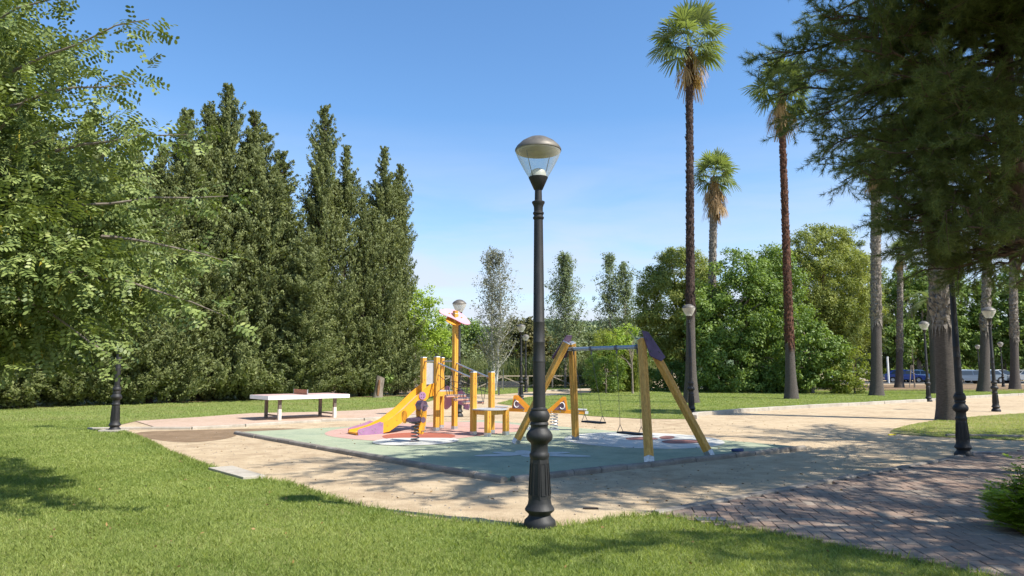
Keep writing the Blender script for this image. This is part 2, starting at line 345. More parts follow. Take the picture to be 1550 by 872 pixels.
def leaf_quads(Pp, D, L, W, bend=.0, N=None):
    n = len(Pp); L = np.broadcast_to(L, (n,))[:, None]; W = np.broadcast_to(W, (n,))[:, None]
    if N is not None: D = nrm(D - N * (D * N).sum(1, keepdims=True) * .85)
    Sd = nrm(np.cross(D, rvec(n) if N is None else N)); mid = Pp + D * L * .5
    tip = Pp + D * L; tip[:, 2] -= (bend * L)[:, 0]
    return np.stack([Pp, mid + Sd * W / 2, tip, mid - Sd * W / 2], 1).reshape(-1, 3)
def inpoly(x, y, poly):
    ins = np.zeros(len(x), bool); n = len(poly)
    for i in range(n):
        x1, y1 = poly[i]; x2, y2 = poly[(i + 1) % n]
        if y1 == y2: continue
        c = ((y1 > y) != (y2 > y)) & (x < (x2 - x1) * (y - y1) / (y2 - y1) + x1); ins ^= c
    return ins
def sheet(name, pts, z, m, kind='structure', parent=None):
    me = bpy.data.meshes.new(name); me.from_pydata([(x, y, z) for x, y in pts], [], [tuple(range(len(pts)))]); me.materials.append(m)
    bm = bmesh.new(); bm.from_mesh(me)
    for f in bm.faces:
        if f.normal.z < 0: f.normal_flip()
    bm.to_mesh(me); bm.free()
    o = link(bpy.data.objects.new(name, me), parent)
    if kind: o['kind'] = kind
    return o
def smooth_poly(pts, it=2):
    for _ in range(it):
        q = []
        for i in range(len(pts)):
            a, b = pts[i], pts[(i + 1) % len(pts)]
            q += [(a[0] * .75 + b[0] * .25, a[1] * .75 + b[1] * .25), (a[0] * .25 + b[0] * .75, a[1] * .25 + b[1] * .75)]
        pts = q
    return pts
def ellipse(c, ex, rx, ry, n=48):
    ex = Vector(ex).normalized(); ey = Vector((-ex.y, ex.x)); return [(c[0] + ex.x * rx * math.cos(t) + ey.x * ry * math.sin(t), c[1] + ex.y * rx * math.cos(t) + ey.y * ry * math.sin(t)) for t in (2 * math.pi * k / n for k in range(n))]
# ------------------------------------------------------------------ the ground and its sheets
g = MB(); xs = [-1500, -60, 60, 1500]; ys = [-60, 90, 1800]
g.add([(-1500, -80, 0), (1500, -80, 0), (1500, 2000, 0), (-1500, 2000, 0)], [(0, 1, 2, 3)])
tag(g.build('ground', M['sand']), kind='structure')
edge_near = [(1620, 905), (1450, 866), (1330, 843), (1200, 816), (1100, 799), (1040, 788), (985, 782), (940, 785), (900, 793), (850, 799), (800, 798), (760, 797), (700, 793), (640, 786), (600, 781), (560, 772), (520, 762), (470, 746), (430, 732), (390, 727), (350, 718), (300, 703), (250, 684), (225, 670), (200, 660), (185, 655)]
pad_back = [(205, 638), (300, 632), (380, 626), (480, 624), (560, 621), (610, 616), (650, 608)]
near_poly = XY(edge_near) + XY([(150, 651)]) + XY(pad_back) + XY([(668, 602), (640, 597)]) + [(-7.5, 47), (-45, 47), (-45, -6), (12, -6)]
sheet('lawn', near_poly, .012, M['lawn_soil'])
pad_front = [(290, 649), (370, 645), (435, 640.5), (486, 637.5), (550, 635.5), (640, 630)]
sheet('pavement', XY(pad_back[:-1] + [(650, 616), (660, 628)] + pad_front[::-1] + [(240, 649)]), .016, M['pad_sand'])
sheet('bare_soil', smooth_poly(XY([(190, 654), (300, 651), (420, 648), (480, 650), (400, 654), (362, 656), (350, 664), (290, 671), (235, 667)])), .004, M['soil'])
# far lawn right of centre
far_poly = XY([(752, 611), (770, 606), (800, 601), (850, 598), (900, 594), (960, 592), (1000, 590)]) + [(20, 62), (75, 62)] + XY([(1620, 593), (1560, 597), (1480, 601), (1400, 607), (1300, 612.5), (1200, 618), (1117, 623.5), (1053, 629), (1048, 635), (966, 634), (893, 630), (827, 621)])
sheet('lawn', far_poly, .012, M['lawn_soil'])
mid_poly = smooth_poly(XY([(1343, 654), (1366, 646), (1400, 639), (1440, 634), (1500, 629), (1620, 622), (1900, 622), (1900, 672), (1560, 668), (1440, 663), (1360, 658)]), 1)
sheet('lawn', mid_poly, .012, M['dry_lawn'])
back_strip = XY([(665, 597), (760, 597), (823, 591.5), (889, 589), (960, 588), (960, 583.5), (800, 584.5), (665, 587)])
sheet('lawn', back_strip, .012, M['lawn_soil'])
sheet('bare_soil', [(18, 52), (90, 52), (90, 72), (18, 72)], .02, M['soil'])
sheet('bare_soil', [(-45, 26), (-22, 27), (-12, 37.5), (-6, 42), (-5, 60), (-45, 60)], .02, M['soil'])
sheet('road', [(22, 76), (140, 76), (140, 92), (22, 92)], .024, M['asphalt'])
# rubber play surface with coloured shapes
L_, F_, R_ = G(362, 657), G(765, 729), G(1212, 680); B_ = L_ + R_ - F_
rub = [(L_.x, L_.y), (F_.x, F_.y), (R_.x, R_.y), (B_.x, B_.y)]
u_m = (R_ - F_).normalized(); v_m = (L_ - F_).normalized()
mb = MB(); mb.prism(rub, -.02, .05); tag(mb.build('play_surface', M['rubber_green']), kind='structure')
def onmat(name, pts, z, m): return sheet(name, pts, z, M[m])
c = G(625, 659, .05)
c1 = G(632, 658, .05)
onmat('play_surface_patch', smooth_poly(XY([(482, 660), (520, 650), (600, 645), (700, 640), (790, 645), (800, 655), (740, 661), (690, 668), (620, 674), (520, 668)]), 3), .054, 'rubber_pink')
onmat('play_surface_patch', smooth_poly(XY([(573, 664), (600, 659), (645, 658), (690, 661), (688, 667), (640, 670), (592, 670)]), 3), .058, 'rubber_red')
onmat('play_surface_patch', smooth_poly(XY([(562, 672), (590, 667), (640, 667), (690, 667), (698, 672), (660, 678), (600, 679), (566, 677)]), 3), .062, 'rubber_cream')
onmat('play_surface_patch', smooth_poly(XY([(845, 668), (880, 659), (950, 657), (1040, 661), (1096, 669), (1098, 678), (1040, 684), (960, 683), (880, 677)]), 3), .054, 'rubber_cream')
for q in ([(945, 667), (965, 665), (990, 666), (1000, 669), (975, 670), (950, 670)], [(996, 665), (1012, 663), (1024, 665), (1016, 669), (1002, 669)], [(1000, 671), (1030, 669), (1068, 671), (1066, 674), (1030, 676), (1004, 675)]):
    onmat('play_surface_patch', smooth_poly(XY(q), 2), .058, 'rubber_brown')
fc = G(795, 688, .05)
for a, l in ((195, .9), (150, .65), (95, .6), (20, .85), (-15, 1.15), (-70, .4)):
    d = Vector((math.cos(R(a)), math.sin(R(a)))); cc = (fc.x + d.x * l * .55, fc.y + d.y * l * .55)
    onmat('play_surface_patch', ellipse(cc, d, l * .5, .13 + .04 * l), .054 + .0004 * (a % 7), 'rubber_cream')
def kerb(name, pts, m, w=.12, h=.10, seg=.62, rnd=False, z0=0.):
    mb = MB()
    for (a, b) in zip(pts[:-1], pts[1:]):
        a = Vector((a[0], a[1], 0)); b = Vector((b[0], b[1], 0)); L = (b - a).length; n = max(1, round(L / seg)); d = (b - a) / L; x = Vector((-d.y, d.x, 0))
        for i in range(n):
            j = Vector((0, 0, rng.uniform(-.006, .006))) + x * rng.uniform(-.008, .008)
            p, q = a + d * (L * i / n + .006) + j, a + d * (L * (i + 1) / n - .006) + j
            if rnd: prof = [(-w / 2, -.03 + z0), (w / 2, -.03 + z0), (w / 2, h * .45)] + [(w / 2 * math.cos(t), h * .45 + h * .55 * math.sin(t)) for t in (R(25), R(50), R(75), R(105), R(130), R(155))] + [(-w / 2, h * .45)]
            else: prof = [(-w / 2, -.03 + z0), (w / 2, -.03 + z0), (w / 2, h - .012), (w / 2 - .012, h), (-w / 2 + .012, h), (-w / 2, h - .012)]
            vs_ = [p + x * s_ + Vector((0, 0, t)) for s_, t in prof] + [q + x * s_ + Vector((0, 0, t)) for s_, t in prof]; k = len(prof)
            mb.add(vs_, [tuple(range(k)), tuple(range(2 * k - 1, k - 1, -1))] + [(i2, (i2 + 1) % k, k + (i2 + 1) % k, k + i2) for i2 in range(k)])
    return tag(mb.build(name, M[m]), kind='structure')
off = .07
def outp(p, q=0): return p
kerb('kerb', [(L_.x - v_m.x * 0 - u_m.x * off, L_.y - u_m.y * off), (F_.x - u_m.x * off - v_m.x * off, F_.y - u_m.y * off - v_m.y * off)], 'kerb_stone', .13, .085, .62, True)
kerb('kerb', [(F_.x - v_m.x * off + u_m.x * .07, F_.y - v_m.y * off + u_m.y * .07), (R_.x - v_m.x * off, R_.y - v_m.y * off)], 'kerb_stone', .13, .085, .55, True)
kerb('kerb', XY([(133, 651), (215, 650), (290, 650), (370, 646), (435, 641.5), (486, 638.5), (550, 636.5), (640, 631)]), 'concrete', .14, .07, 1.0)
kerb('kerb', XY([(1050, 634.5), (1053, 630), (1117, 624.5), (1200, 619), (1300, 613.5), (1400, 608), (1480, 602), (1560, 598), (1640, 594)]), 'concrete', .2, .13, 1.0)
kerb('kerb', XY([(823, 592.5), (889, 590), (960, 589)]), 'concrete', .2, .10, 1.0)
kerb('kerb', XY([(1432, 661), (1620, 664)]), 'kerb_stone', .10, .06, 2.0)
# concrete slabs half in the grass
mb = MB()
sl = XY([(315, 712), (352, 709), (402, 724), (368, 727)])
mb.prism(sl, -.02, .045); tag(mb.build('pavement', M['concrete'], bevel=.006), kind='structure')
# herringbone brick paving
kerbA, kerbB = G(1000, 779), G(1468, 691)
brick_poly = XY([(1000, 779), (1250, 736.5), (1400, 706), (1468, 691)]) + XY([(1560, 684), (1800, 684)]) + [(14, 5), (14, 2)] + XY([(1620, 905), (1450, 866), (1330, 843), (1200, 816), (1100, 799), (1040, 788)])
sheet('pavement', brick_poly, .008, M['mortar'])
bd = (kerbB - kerbA).normalized(); ang = math.atan2(bd.y, bd.x) + R(45)
ca, sa = math.cos(ang), math.sin(ang); bw = .122
o0 = kerbA; mbv = []; vals = []
bx_, by_ = [], []
N_ = 120
for i in range(-N_, N_):
    for j in range(-N_, N_):
        k = (i - j) % 4
        if k == 0: cx, cy, w, h = (i + 1) * bw, (j + .5) * bw, 2 * bw, bw
        elif k == 2: cx, cy, w, h = (i + .5) * bw, (j) * bw, bw, 2 * bw
        else: continue
        X = o0.x + cx * ca - cy * sa; Y = o0.y + cx * sa + cy * ca
        if not (3 < Y < 14.5 and -1 < X < 13): continue
        bx_.append((X, Y, w, h))
arr = np.array(bx_); ok = inpoly(arr[:, 0], arr[:, 1], brick_poly); arr = arr[ok]
mb = MB()
for X, Y, w, h in arr:
    gp = .009; t = ang + rng.uniform(-.02, .02); c_, s_ = math.cos(t), math.sin(t); zt = .034 + rng.uniform(-.004, .004); tx, ty = rng.uniform(-.012, .012, 2)
    w2, h2 = w / 2 - gp / 2, h / 2 - gp / 2
    def cn(a, b, z): return (X + a * c_ - b * s_, Y + a * s_ + b * c_, z + a * tx + b * ty)
    vs_ = [cn(a * w2, b * h2, .0) for a, b in ((-1, -1), (1, -1), (1, 1), (-1, 1))] + [cn(a * w2, b * h2, zt - .004) for a, b in ((-1, -1), (1, -1), (1, 1), (-1, 1))] + [cn(a * (w2 - .005), b * (h2 - .005), zt) for a, b in ((-1, -1), (1, -1), (1, 1), (-1, 1))]
    mb.add(vs_, [(8, 9, 10, 11)] + [(p, (p + 1) % 4, 4 + (p + 1) % 4, 4 + p) for p in range(4)] + [(4 + p, 4 + (p + 1) % 4, 8 + (p + 1) % 4, 8 + p) for p in range(4)])
    q = rng.random(); vals += [q] * 9
tag(mb.build('pavement', M['paver'], v=vals), kind='structure')
kerb('kerb', [(kerbA.x - bd.x * .1, kerbA.y - bd.y * .1), (kerbB.x, kerbB.y)], 'kerb_stone', .12, .05, .9)

# ------------------------------------------------------------------ foliage builders
def sweep(mb, p0, p1, r0, r1, sag=0., n=5, wob=.0, sides=6):
    p0 = Vector(p0); p1 = Vector(p1); L = (p1 - p0).length; pts = []
    for i in range(n + 1):
        t = i / n; p = p0.lerp(p1, t); p.z += sag * L * 4 * t * (1 - t); 
        if 0 < i < n: p += Vector(rng.normal(size=3) * wob * L)
        pts.append(p)
    mb.tube(pts, [r0 + (r1 - r0) * i / n for i in range(n + 1)], sides, caps=False); return pts
def clumps(ells, n, inner=.55):
    """clump centres in a set of ellipsoids (cx,cy,cz,rx,ry,rz), towards the surface"""
    w = np.array([e[3] * e[4] + e[4] * e[5] + e[3] * e[5] for e in ells]); w = w / w.sum(); pts, outs = [], []
    for e, k in zip(ells, np.maximum(1, (w * n).astype(int))):
        d = rvec(k); r = inner + (1 - inner) * rng.random(k) ** .6
        pts.append(np.array(e[:3]) + d * r[:, None] * np.array(e[3:])); outs.append(d)
    return np.concatenate(pts), np.concatenate(outs)
def leafy(centres, outs, per, cr, L, W, droop=0., outward=.6, flat=.8):
    n = len(centres) * per; c = np.repeat(centres, per, 0); o = np.repeat(outs, per, 0)
    crr = np.repeat(cr * rng.uniform(.55, 1.3, len(centres)), per)
    d = rvec(n); q = c + d * (crr * rng.random(n) ** .45)[:, None] * np.array([1, 1, flat])
    D = nrm(d * .8 + o * outward + rvec(n) * .7 + np.array([0, 0, -droop]))
    Ls = L * rng.uniform(.6, 1.3, n); vq = leaf_quads(q, D, Ls, W * Ls / L, N=nrm(d + o * .5 + np.array([0, 0, .45]) + rvec(n) * .55))
    v = np.clip(rng.normal(.5, .17, n) + np.repeat(rng.normal(0, .12, len(centres)), per), 0, 1)
    return vq, v
def trunk_mesh(parent, h, r0, r1, m, lean=(0, 0), sides=9, limbs=None, name='trunk', z0=-.05):
    mb = MB(); pts = [Vector((lean[0] * t * t * h, lean[1] * t * t * h, z0 + (h - z0) * t)) for t in (0, .06, .2, .4, .6, .8, 1)]
    rr = [r0 * 1.35, r0 * 1.05, r0 * .95] + [r0 + (r1 - r0) * t for t in (.4, .6, .8, 1)]
    mb.tube(pts, rr, sides)
    for a, b, ra, rb in (limbs or []): sweep(mb, a, b, ra, rb, .06, 4, .03, 5)
    return mb.build(name, M[m], parent)
def tree(label, cat, base, h, th, tr, ells, nc, per, cr, L, W, leaf, bark, group=None, droop=0., inner=.5, name='tree', flat=.8, outward=.6, nl=9):
    root = empty(name, base, 0, label, cat, group)
    cs, outs = clumps(ells, nc, inner)
    limbs = []
    for i in rng.choice(len(cs), min(nl, len(cs)), replace=False):
        z = min(th * rng.uniform(.55, .95), cs[i][2]); limbs.append(((0, 0, z), tuple(cs[i]), tr * .45, tr * .08))
    trunk_mesh(root, th, tr, tr * .35, bark, limbs=limbs)
    vq, v = leafy(cs, outs, per, cr, L, W, droop, flat=flat, outward=outward)
    npmesh('crown', vq, 4, M[leaf], root, v)
    return root

# cypresses -----------------------------------------------------------------------------------
def make_cypress(h, rad, seed, nbr=330, tops=1):
    nbr = int(nbr * 1.35); rad *= 1.22
    root = empty('cypress_tree', (0, 0, 0))
    mb = MB(); mb.tube([(0, 0, -.05), (0, 0, h * .5), (0, 0, h * .92)], [.2, .12, .02], 7)
    cs, ds, cl = [], [], []
    leaders = [(0, 0, h)] + [(rng.normal(0, rad * .35), rng.normal(0, rad * .35), h * rng.uniform(.72, .93)) for _ in range(tops - 1)]
    for li, (lx, ly, lh) in enumerate(leaders):
        nb = int(nbr * (1 if li == 0 else .45))
        lob = rng.uniform(.0, 6.28, 3)
        for i in range(nb):
            t = rng.random() ** .8; z = lh * (.015 + .975 * t); a = rng.uniform(0, 2 * math.pi)
            prof = (min(1, t / .10 + .75)) * (1 - t) ** .62 * rad * (1.05 if li == 0 else .8)
            lobm = 1 + .22 * math.sin(2 * a + lob[0] + z * .5) + .18 * math.sin(3 * a + lob[1] - z * .9) + .12 * math.sin(z * 2.2 + lob[2])
            ln = max(.22, prof * lobm * rng.uniform(.5, 1.15) + (rng.random() < .12) * rng.uniform(.2, .6) * (1 - .5 * t))
            up = rng.uniform(.5, 1.3) + t * .8; d = np.array([math.cos(a), math.sin(a), up]); d /= np.linalg.norm(d)
            sx, sy = lx * (t ** .6), ly * (t ** .6)
            z0 = max(.1, z - ln * up * .55)
            nn = max(2, int(ln / (.26 if t < .65 else .13)))
            for k in range(nn):
                f = (k + .7 + rng.uniform(-.2, .2)) / nn
                if f < .25 and ln > .8: continue
                p = np.array([sx + math.cos(a) * ln * f, sy + math.sin(a) * ln * f, z0 + ln * up * .55 * f ** 1.5])
                if p[2] < .05: p[2] = rng.uniform(.05, .4)
                cs.append(p); ds.append(d); cl.append((.40 - .20 * f) * (1 if t < .7 else 1 - .62 * (t - .7) / .3))
            if i % 6 == 0 and li == 0: mb.tube([(0, 0, max(.1, z0 - .3)), (sx + math.cos(a) * ln * .8, sy + math.sin(a) * ln * .8, z0 + ln * up * .4)], [.035, .008], 4, False)
    mb.build('trunk', M['bark_dark'], root)
    cs, ds, cl = np.array(cs), np.array(ds), np.array(cl)
    per = 22; n = len(cs) * per; c = np.repeat(cs, per, 0); d = np.repeat(ds, per, 0)
    dd_ = rvec(n); ax_ = np.repeat(nrm(cs * [1, 1, 0] + 1e-6), per, 0); q = c + dd_ * (np.repeat(cl, per) * rng.random(n) ** .4)[:, None] * np.array([.8, .8, 1.05]); q[:, 2] = np.maximum(q[:, 2], .03)
    D = nrm(d * 1.3 + rvec(n) * .6); Ls = rng.uniform(.08, .20, n) * (.55 + .45 * np.minimum(1, np.repeat(cl, per) / .25))
    v = np.clip(rng.normal(.42, .15, n) + np.repeat(rng.normal(0, .13, len(cs)), per), 0, 1)
    npmesh('crown', leaf_quads(q, D, Ls, Ls * .45, N=nrm(dd_ * .9 + ax_ * .6 + np.array([0, 0, .3]) + rvec(n) * .5)), 4, M['cypress_leaf'], root, v)
    return root
protos = [make_cypress(15, 1.75, 1, 400, 1), make_cypress(15, 2.0, 2, 400, 3), make_cypress(15, 1.6, 3, 380, 2), make_cypress(15, 2.1, 4, 420, 4)]
cyp = [  # (px, top px, Y, proto, width, label)
    (-60, 175, 27.5, 1, 1.15, 'dense cypress at the far left end of the row, mostly hidden by the carob tree'),
    (10, 150, 29, 3, 1.05, 'cypress standing behind the left edge of the carob tree crown'),
    (75, 190, 30, 0, 1.2, 'cypress behind the middle of the carob tree, left of the headless black lamp post'),
    (140, 165, 31.5, 1, 1.05, 'cypress whose lower skirt shows just left of the black lamp post under the carob tree'),
    (205, 205, 32.5, 3, .95, 'cypress standing behind the black lamp post under the carob tree'),
    (247, 215, 33.2, 0, 1.0, 'cypress just right of the carob crown, lower than its neighbour'),
    (285, 160, 34, 2, 1.0, 'cypress with narrow tip, first tip that clears the carob tree'),
    (318, 150, 35.5, 0, 1.05, 'cypress right against the left side of the tallest cypress'),
    (347, 122, 36.5, 3, 1.0, 'tallest cypress of the left block, with a ragged double tip'),
    (386, 165, 37.3, 1, 1.05, 'cypress on the right shoulder of the tallest cypress'),
    (426, 225, 38, 2, 1.25, 'lower cypress at the right end of the left block, behind the table tennis table'),
    (455, 330, 38, 3, 1.0, 'short bushy cypress in front of the gap in the row'),
    (493, 155, 40, 2, .95, 'slender pointed cypress, tallest right of the gap in the row'),
    (525, 215, 41, 0, .9, 'narrow cypress immediately right of the slender pointed one'),
    (553, 290, 41.5, 1, .8, 'low cypress filling the dip before the last pair of the row'),
    (582, 217, 42.5, 0, .95, 'cypress of the last pair, behind the grey tree stump'),
    (606, 245, 44, 2, .85, 'last cypress at the right end of the row, beside the bright green tree'),
]
used = set()
for k, (px, py, Y, pi, w, lab) in enumerate(cyp):
    p = P(px, py, Y); sc = (p.z) / 15.
    o = protos[pi] if pi not in used else copy_tree(protos[pi]); used.add(pi)
    o.location = (p.x, Y, 0); o.rotation_euler = (0, 0, rng.uniform(0, 6.28)); o.scale = (w * (.6 + .4 * sc) * 1.12, w * (.6 + .4 * sc) * 1.12, sc)
    tag(o, lab, 'tree', 'cypresses in the row at the back of the lawn')

# carob tree, left foreground ---------------------------------------------------------------------
def carob():
    base = (-8.6, 9.6, 0); root = empty('carob_tree', base, 0, 'leafy carob tree with yellow pods hanging over the lawn at the left edge', 'tree')
    B = np.array(base) + np.array([.38, 0, 0])
    ells = [(-7.8, 8.7, 3.35, 3.45, 3.1, 2.1), (-6.9, 8.4, 4.4, 2.4, 2.5, 1.5), (-5.25, 8.1, 2.9, 1.55, 1.7, 1.1), (-8.4, 8.6, 6.0, 2.6, 2.5, 1.7), (-6.2, 8.0, 2.35, 1.8, 1.6, .9)]
    ells = [(e[0] - B[0], e[1] - B[1], e[2], e[3], e[4], e[5]) for e in ells]
    cs, outs = clumps(ells, 780, .3)
    keep = cs[:, 2] > 1.75 - .10 * (cs[:, 0] + B[0] + 5) * 0; cs, outs = cs[keep], outs[keep]
    # a few long open sprays at the top
    ex, eo = [], []
    sprays = [((-6.2, 8.2, 5.0), (-3.95, 7.5, 5.45)), ((-6.0, 8.0, 4.6), (-4.1, 7.6, 4.75)), ((-6.8, 8.2, 5.4), (-4.9, 7.7, 5.9)), ((-5.4, 8.0, 3.4), (-3.0, 7.7, 3.5)), ((-5, 7.9, 2.7), (-2.95, 7.5, 2.15)), ((-5.5, 7.9, 2.4), (-4.1, 7.4, 1.75)), ((-6.3, 8, 2.2), (-5.3, 7.3, 1.6)), ((-5.2, 8, 4.1), (-3.55, 7.7, 4.2)), ((-4.6, 8, 3.1), (-3.0, 7.6, 2.75))]
    mb = MB()
    for a, b in sprays:
        a = np.array(a) - B + [.3, 0, 0]; b = np.array(b) - B + [.3, 0, 0]; sweep(mb, a, b, .022, .005, .03, 5, .01, 5)
        for t in np.linspace(.35, 1, 9): ex.append(a + (b - a) * t + rng.normal(size=3) * .06); eo.append(nrm((b - a)[None])[0])
    ex, eo = np.array(ex), np.array(eo)
    trunk = [Vector((0, 0, -.1)), Vector((.15, -.1, .8)), Vector((.5, -.4, 1.7)), Vector((.9, -.7, 2.7)), Vector((1.1, -.9, 3.8))]
    mb.tube(trunk, [.34, .26, .23, .16, .08], 10)
    for i in rng.choice(len(cs), 120, replace=False): sweep(mb, trunk[rng.integers(2, 5)], cs[i] * 1.02, .05, .007, .05, 5, .02, 5)
    mb.build('trunk', M['bark_tree'], root)
    # compound leaves
    def compound(centres, outs, per, cr):
        n = len(centres) * per; c = np.repeat(centres, per, 0); o = np.repeat(outs, per, 0); d = rvec(n)
        q = c + d * (cr * rng.random(n) ** .4)[:, None]
        D = nrm(o * .7 + d * .6 + rvec(n) * .6 + np.array([0, 0, -.15])); N = nrm(np.cross(D, rvec(n)) * .7 + np.array([0, 0, .6]) + d * .7 + np.array([S.x, S.y, S.z]) * .4); Sd = nrm(np.cross(D, N)); N = np.cross(Sd, D)
        vv, val = [], []; tone = rng.normal(.45, .16, n)
        kk = 4; ln = rng.uniform(.17, .24, n)[:, None]
        for j in range(kk):
            for sgn in (-1, 1):
                b = q + D * ln * ((j + .6) / kk); ld = nrm(Sd * sgn + D * .35 + rvec(n) * .15); lw = nrm(np.cross(N, ld)); l = (rng.uniform(.044, .066, n))[:, None]; w = l * .29
                cu = N * l * -.12
                hexv = np.stack([b, b + ld * l * .25 + lw * w * .8, b + ld * l * .7 + lw * w + cu, b + ld * l + cu * 2, b + ld * l * .7 - lw * w + cu, b + ld * l * .25 - lw * w * .8], 1)
                vv.append(hexv.reshape(-1, 3)); val.append(np.clip(tone + rng.normal(0, .12, n), 0, 1))
        return np.concatenate(vv), np.concatenate(val)
    v1, a1 = compound(cs, outs, 46, .30); v2, a2 = compound(ex, eo, 7, .13)
    npmesh('crown', np.concatenate([v1, v2]), 6, M['carob_leaf'], root, np.concatenate([a1, a2]))
    # pods
    sel = cs[rng.choice(len(cs), 90, replace=False)]; n = 0; c = np.repeat(sel, 6, 0); n = len(c)
    q = c + rvec(n) * .22; q[:, 1] -= .1
    D = nrm(rvec(n) * .35 + np.array([0, 0, -1])); vq = leaf_quads(q, D, rng.uniform(.08, .15, n), .024)
    tag(npmesh('pods', vq, 4, M['carob_pod'], root, rng.random(n)), kind='stuff')
carob()

# foreground pine, right ------------------------------------------------------------------------
def pine(base, trunk, limbs, label, ntuft_needles=34, tname='pine_tree', nl=.115, tstep=.105):
    root = empty(tname, base, 0, label, 'tree'); B = np.array(base)
    mb = MB(); mb.tube([Vector(p) - Vector(base) for p, r in trunk], [r for p, r in trunk], 10)
    tp, td = [], []
    for (a, b, r) in limbs:
        a = Vector(a) - Vector(base); b = Vector(b) - Vector(base); pts = sweep(mb, a, b, r, .008, rng.uniform(-.02, .05), 7, .025, 6); L = (b - a).length
        lp = np.array([tuple(p) for p in pts]); ts = np.arange(max(.18, min(.45, .6 / L)), 1.0, .17 / L)
        for t in ts:
            f = t * 7; i = min(6, int(f)); p = lp[i] + (lp[i + 1] - lp[i]) * (f - i); dirn = nrm((lp[min(7, i + 1)] - lp[i])[None])[0]
            for _ in range(rng.integers(1, 3)):
                sd = nrm((dirn * rng.uniform(.5, 1.1) + rvec(1)[0] * np.array([1, 1, .55]) + np.array([0, 0, .12]))[None])[0]; sl = rng.uniform(.35, .95) * (1.15 - .5 * t)
                e = p + sd * sl; mid = p + sd * sl * .5 + rng.normal(size=3) * .03
                mb.tube([tuple(p), tuple(mid), tuple(e)], [.008, .005, .003], 4, False)
                for s_ in np.arange(.25, 1.01, tstep / sl):
                    pp = p + sd * sl * s_ + rng.normal(size=3) * .02; tp.append(pp); td.append(sd)
                    if rng.random() < .6:
                        s2 = nrm((sd + rvec(1)[0] * .9)[None])[0]; tp.append(pp + s2 * .12); td.append(s2); 
                        if rng.random() < .6: tp.append(pp + s2 * .22); td.append(s2)
    mb.build('trunk', M['bark_pine'], root)
    tp, td = np.array(tp), np.array(td); k = ntuft_needles; n = len(tp) * k; c = np.repeat(tp, k, 0); d = np.repeat(td, k, 0)
    D = nrm(d * rng.uniform(.3, 1.1, n)[:, None] + rvec(n) * .85); q = c + d * rng.uniform(-.05, .04, n)[:, None]; Ls = nl * rng.uniform(.6, 1.2, n); Sd = nrm(np.cross(D, rvec(n))) * .0034
    tip = q + D * Ls[:, None]
    vq = np.stack([q - Sd, q + Sd, tip], 1).reshape(-1, 3)
    v = np.clip(rng.normal(.45, .18, n) + np.repeat(rng.normal(0, .1, len(tp)), k), 0, 1)
    npmesh('crown', vq, 3, M['pine_needle'], root, v); print('pine tufts', len(tp)); return root
tr = [((8.7, 10.6, -.1), .24), ((8.5, 10.6, 1.2), .2), ((8.05, 10.6, 2.6), .17), ((7.72, 10.6, 4), .16), ((7.62, 10.6, 5.5), .14), ((7.7, 10.6, 7.2), .11), ((7.9, 10.6, 9.4), .04)]
def xmin(z):
    zs = [2.6, 3.0, 3.4, 3.8, 4.4, 4.9, 5.4, 6.2, 7.0, 8.0, 9.0, 10]; xx = [7.0, 6.4, 6.0, 5.6, 5.3, 5.05, 4.75, 4.3, 3.9, 3.1, 3.4, 5.5]
    return float(np.interp(z, zs, xx))
limbs = []
for i in range(145):
    ze = rng.uniform(3.05, 9.3) if i > 45 else rng.uniform(3.1, 6.6)
    reach = 7.65 - xmin(ze); az = rng.uniform(-math.pi, math.pi) if i > 60 else rng.normal(math.pi, .75)
    reach = min(reach, 5.0)
    if abs(math.cos(az)) < .6 : reach *= 1.05
    if math.cos(az) > .3: reach = max(reach * .8, 4.0)
    f = 1. if i % 2 else rng.uniform(.5, .95)
    ex, ey = 7.7 + math.cos(az) * reach * f, 10.6 + math.sin(az) * reach * f * (1.05 if math.sin(az) < 0 else .85)
    if ey < 8.3 and ze < 4.9 : continue
    zs = min(8.8, max(3.4, ze + rng.uniform(-.5, .9))); zt = [t[0] for t in tr]
    k = next((q for q in range(len(tr) - 1) if tr[q][0][2] <= zs <= tr[q + 1][0][2]), 5); a, b = Vector(tr[k][0]), Vector(tr[k + 1][0]); s_ = a.lerp(b, (zs - a.z) / (b.z - a.z))
    limbs.append((tuple(s_), (ex, ey, ze), .034 if f == 1 else .024))
for i in range(85):
    az = rng.uniform(-2.75, -.9); ze = rng.uniform(6.4, 9.4); rr_ = rng.uniform(2.2, 5.5); limbs.append(((7.75, 10.6, min(8.6, ze)), (7.7 + math.cos(az) * rr_, 10.6 + math.sin(az) * rr_, ze), .03))
pine((8.7, 10.6, 0), tr, limbs, 'dark needled pine whose drooping branches fill the upper right of the picture')
# second pine added outside the frame at right to shade the sand
tr2 = [((14.2, 13.0, -.1), .26), ((14.1, 13.0, 3), .2), ((14, 13.0, 6), .15), ((14, 13.0, 9), .05)]
limbs = []
for i in range(70):
    ze = rng.uniform(4.2, 9.3); az = rng.uniform(0, 6.28); rr_ = rng.uniform(2.6, 4.6) * (1 if ze < 8 else .6)
    limbs.append(((14, 13.0, min(8.6, ze + rng.uniform(-.5, .5))), (14 + math.cos(az) * rr_ * .9, 13.2 + math.sin(az) * rr_ * 1.1, ze), .04))
o2 = pine((14.2, 13.0, 0), tr2, limbs, 'dark pine added outside the picture to the right to shade the sand path', 22)
o3 = copy_tree(o2); o3.location = (9.7, 4.7, 0); o3.rotation_euler = (0, 0, 2.0); o3.scale = (.9, .9, .92)  # unseen copy added beside the camera to shade the brick paving
tag(o3, 'unseen dark pine added beside the viewer outside the picture to shade the brick paving')
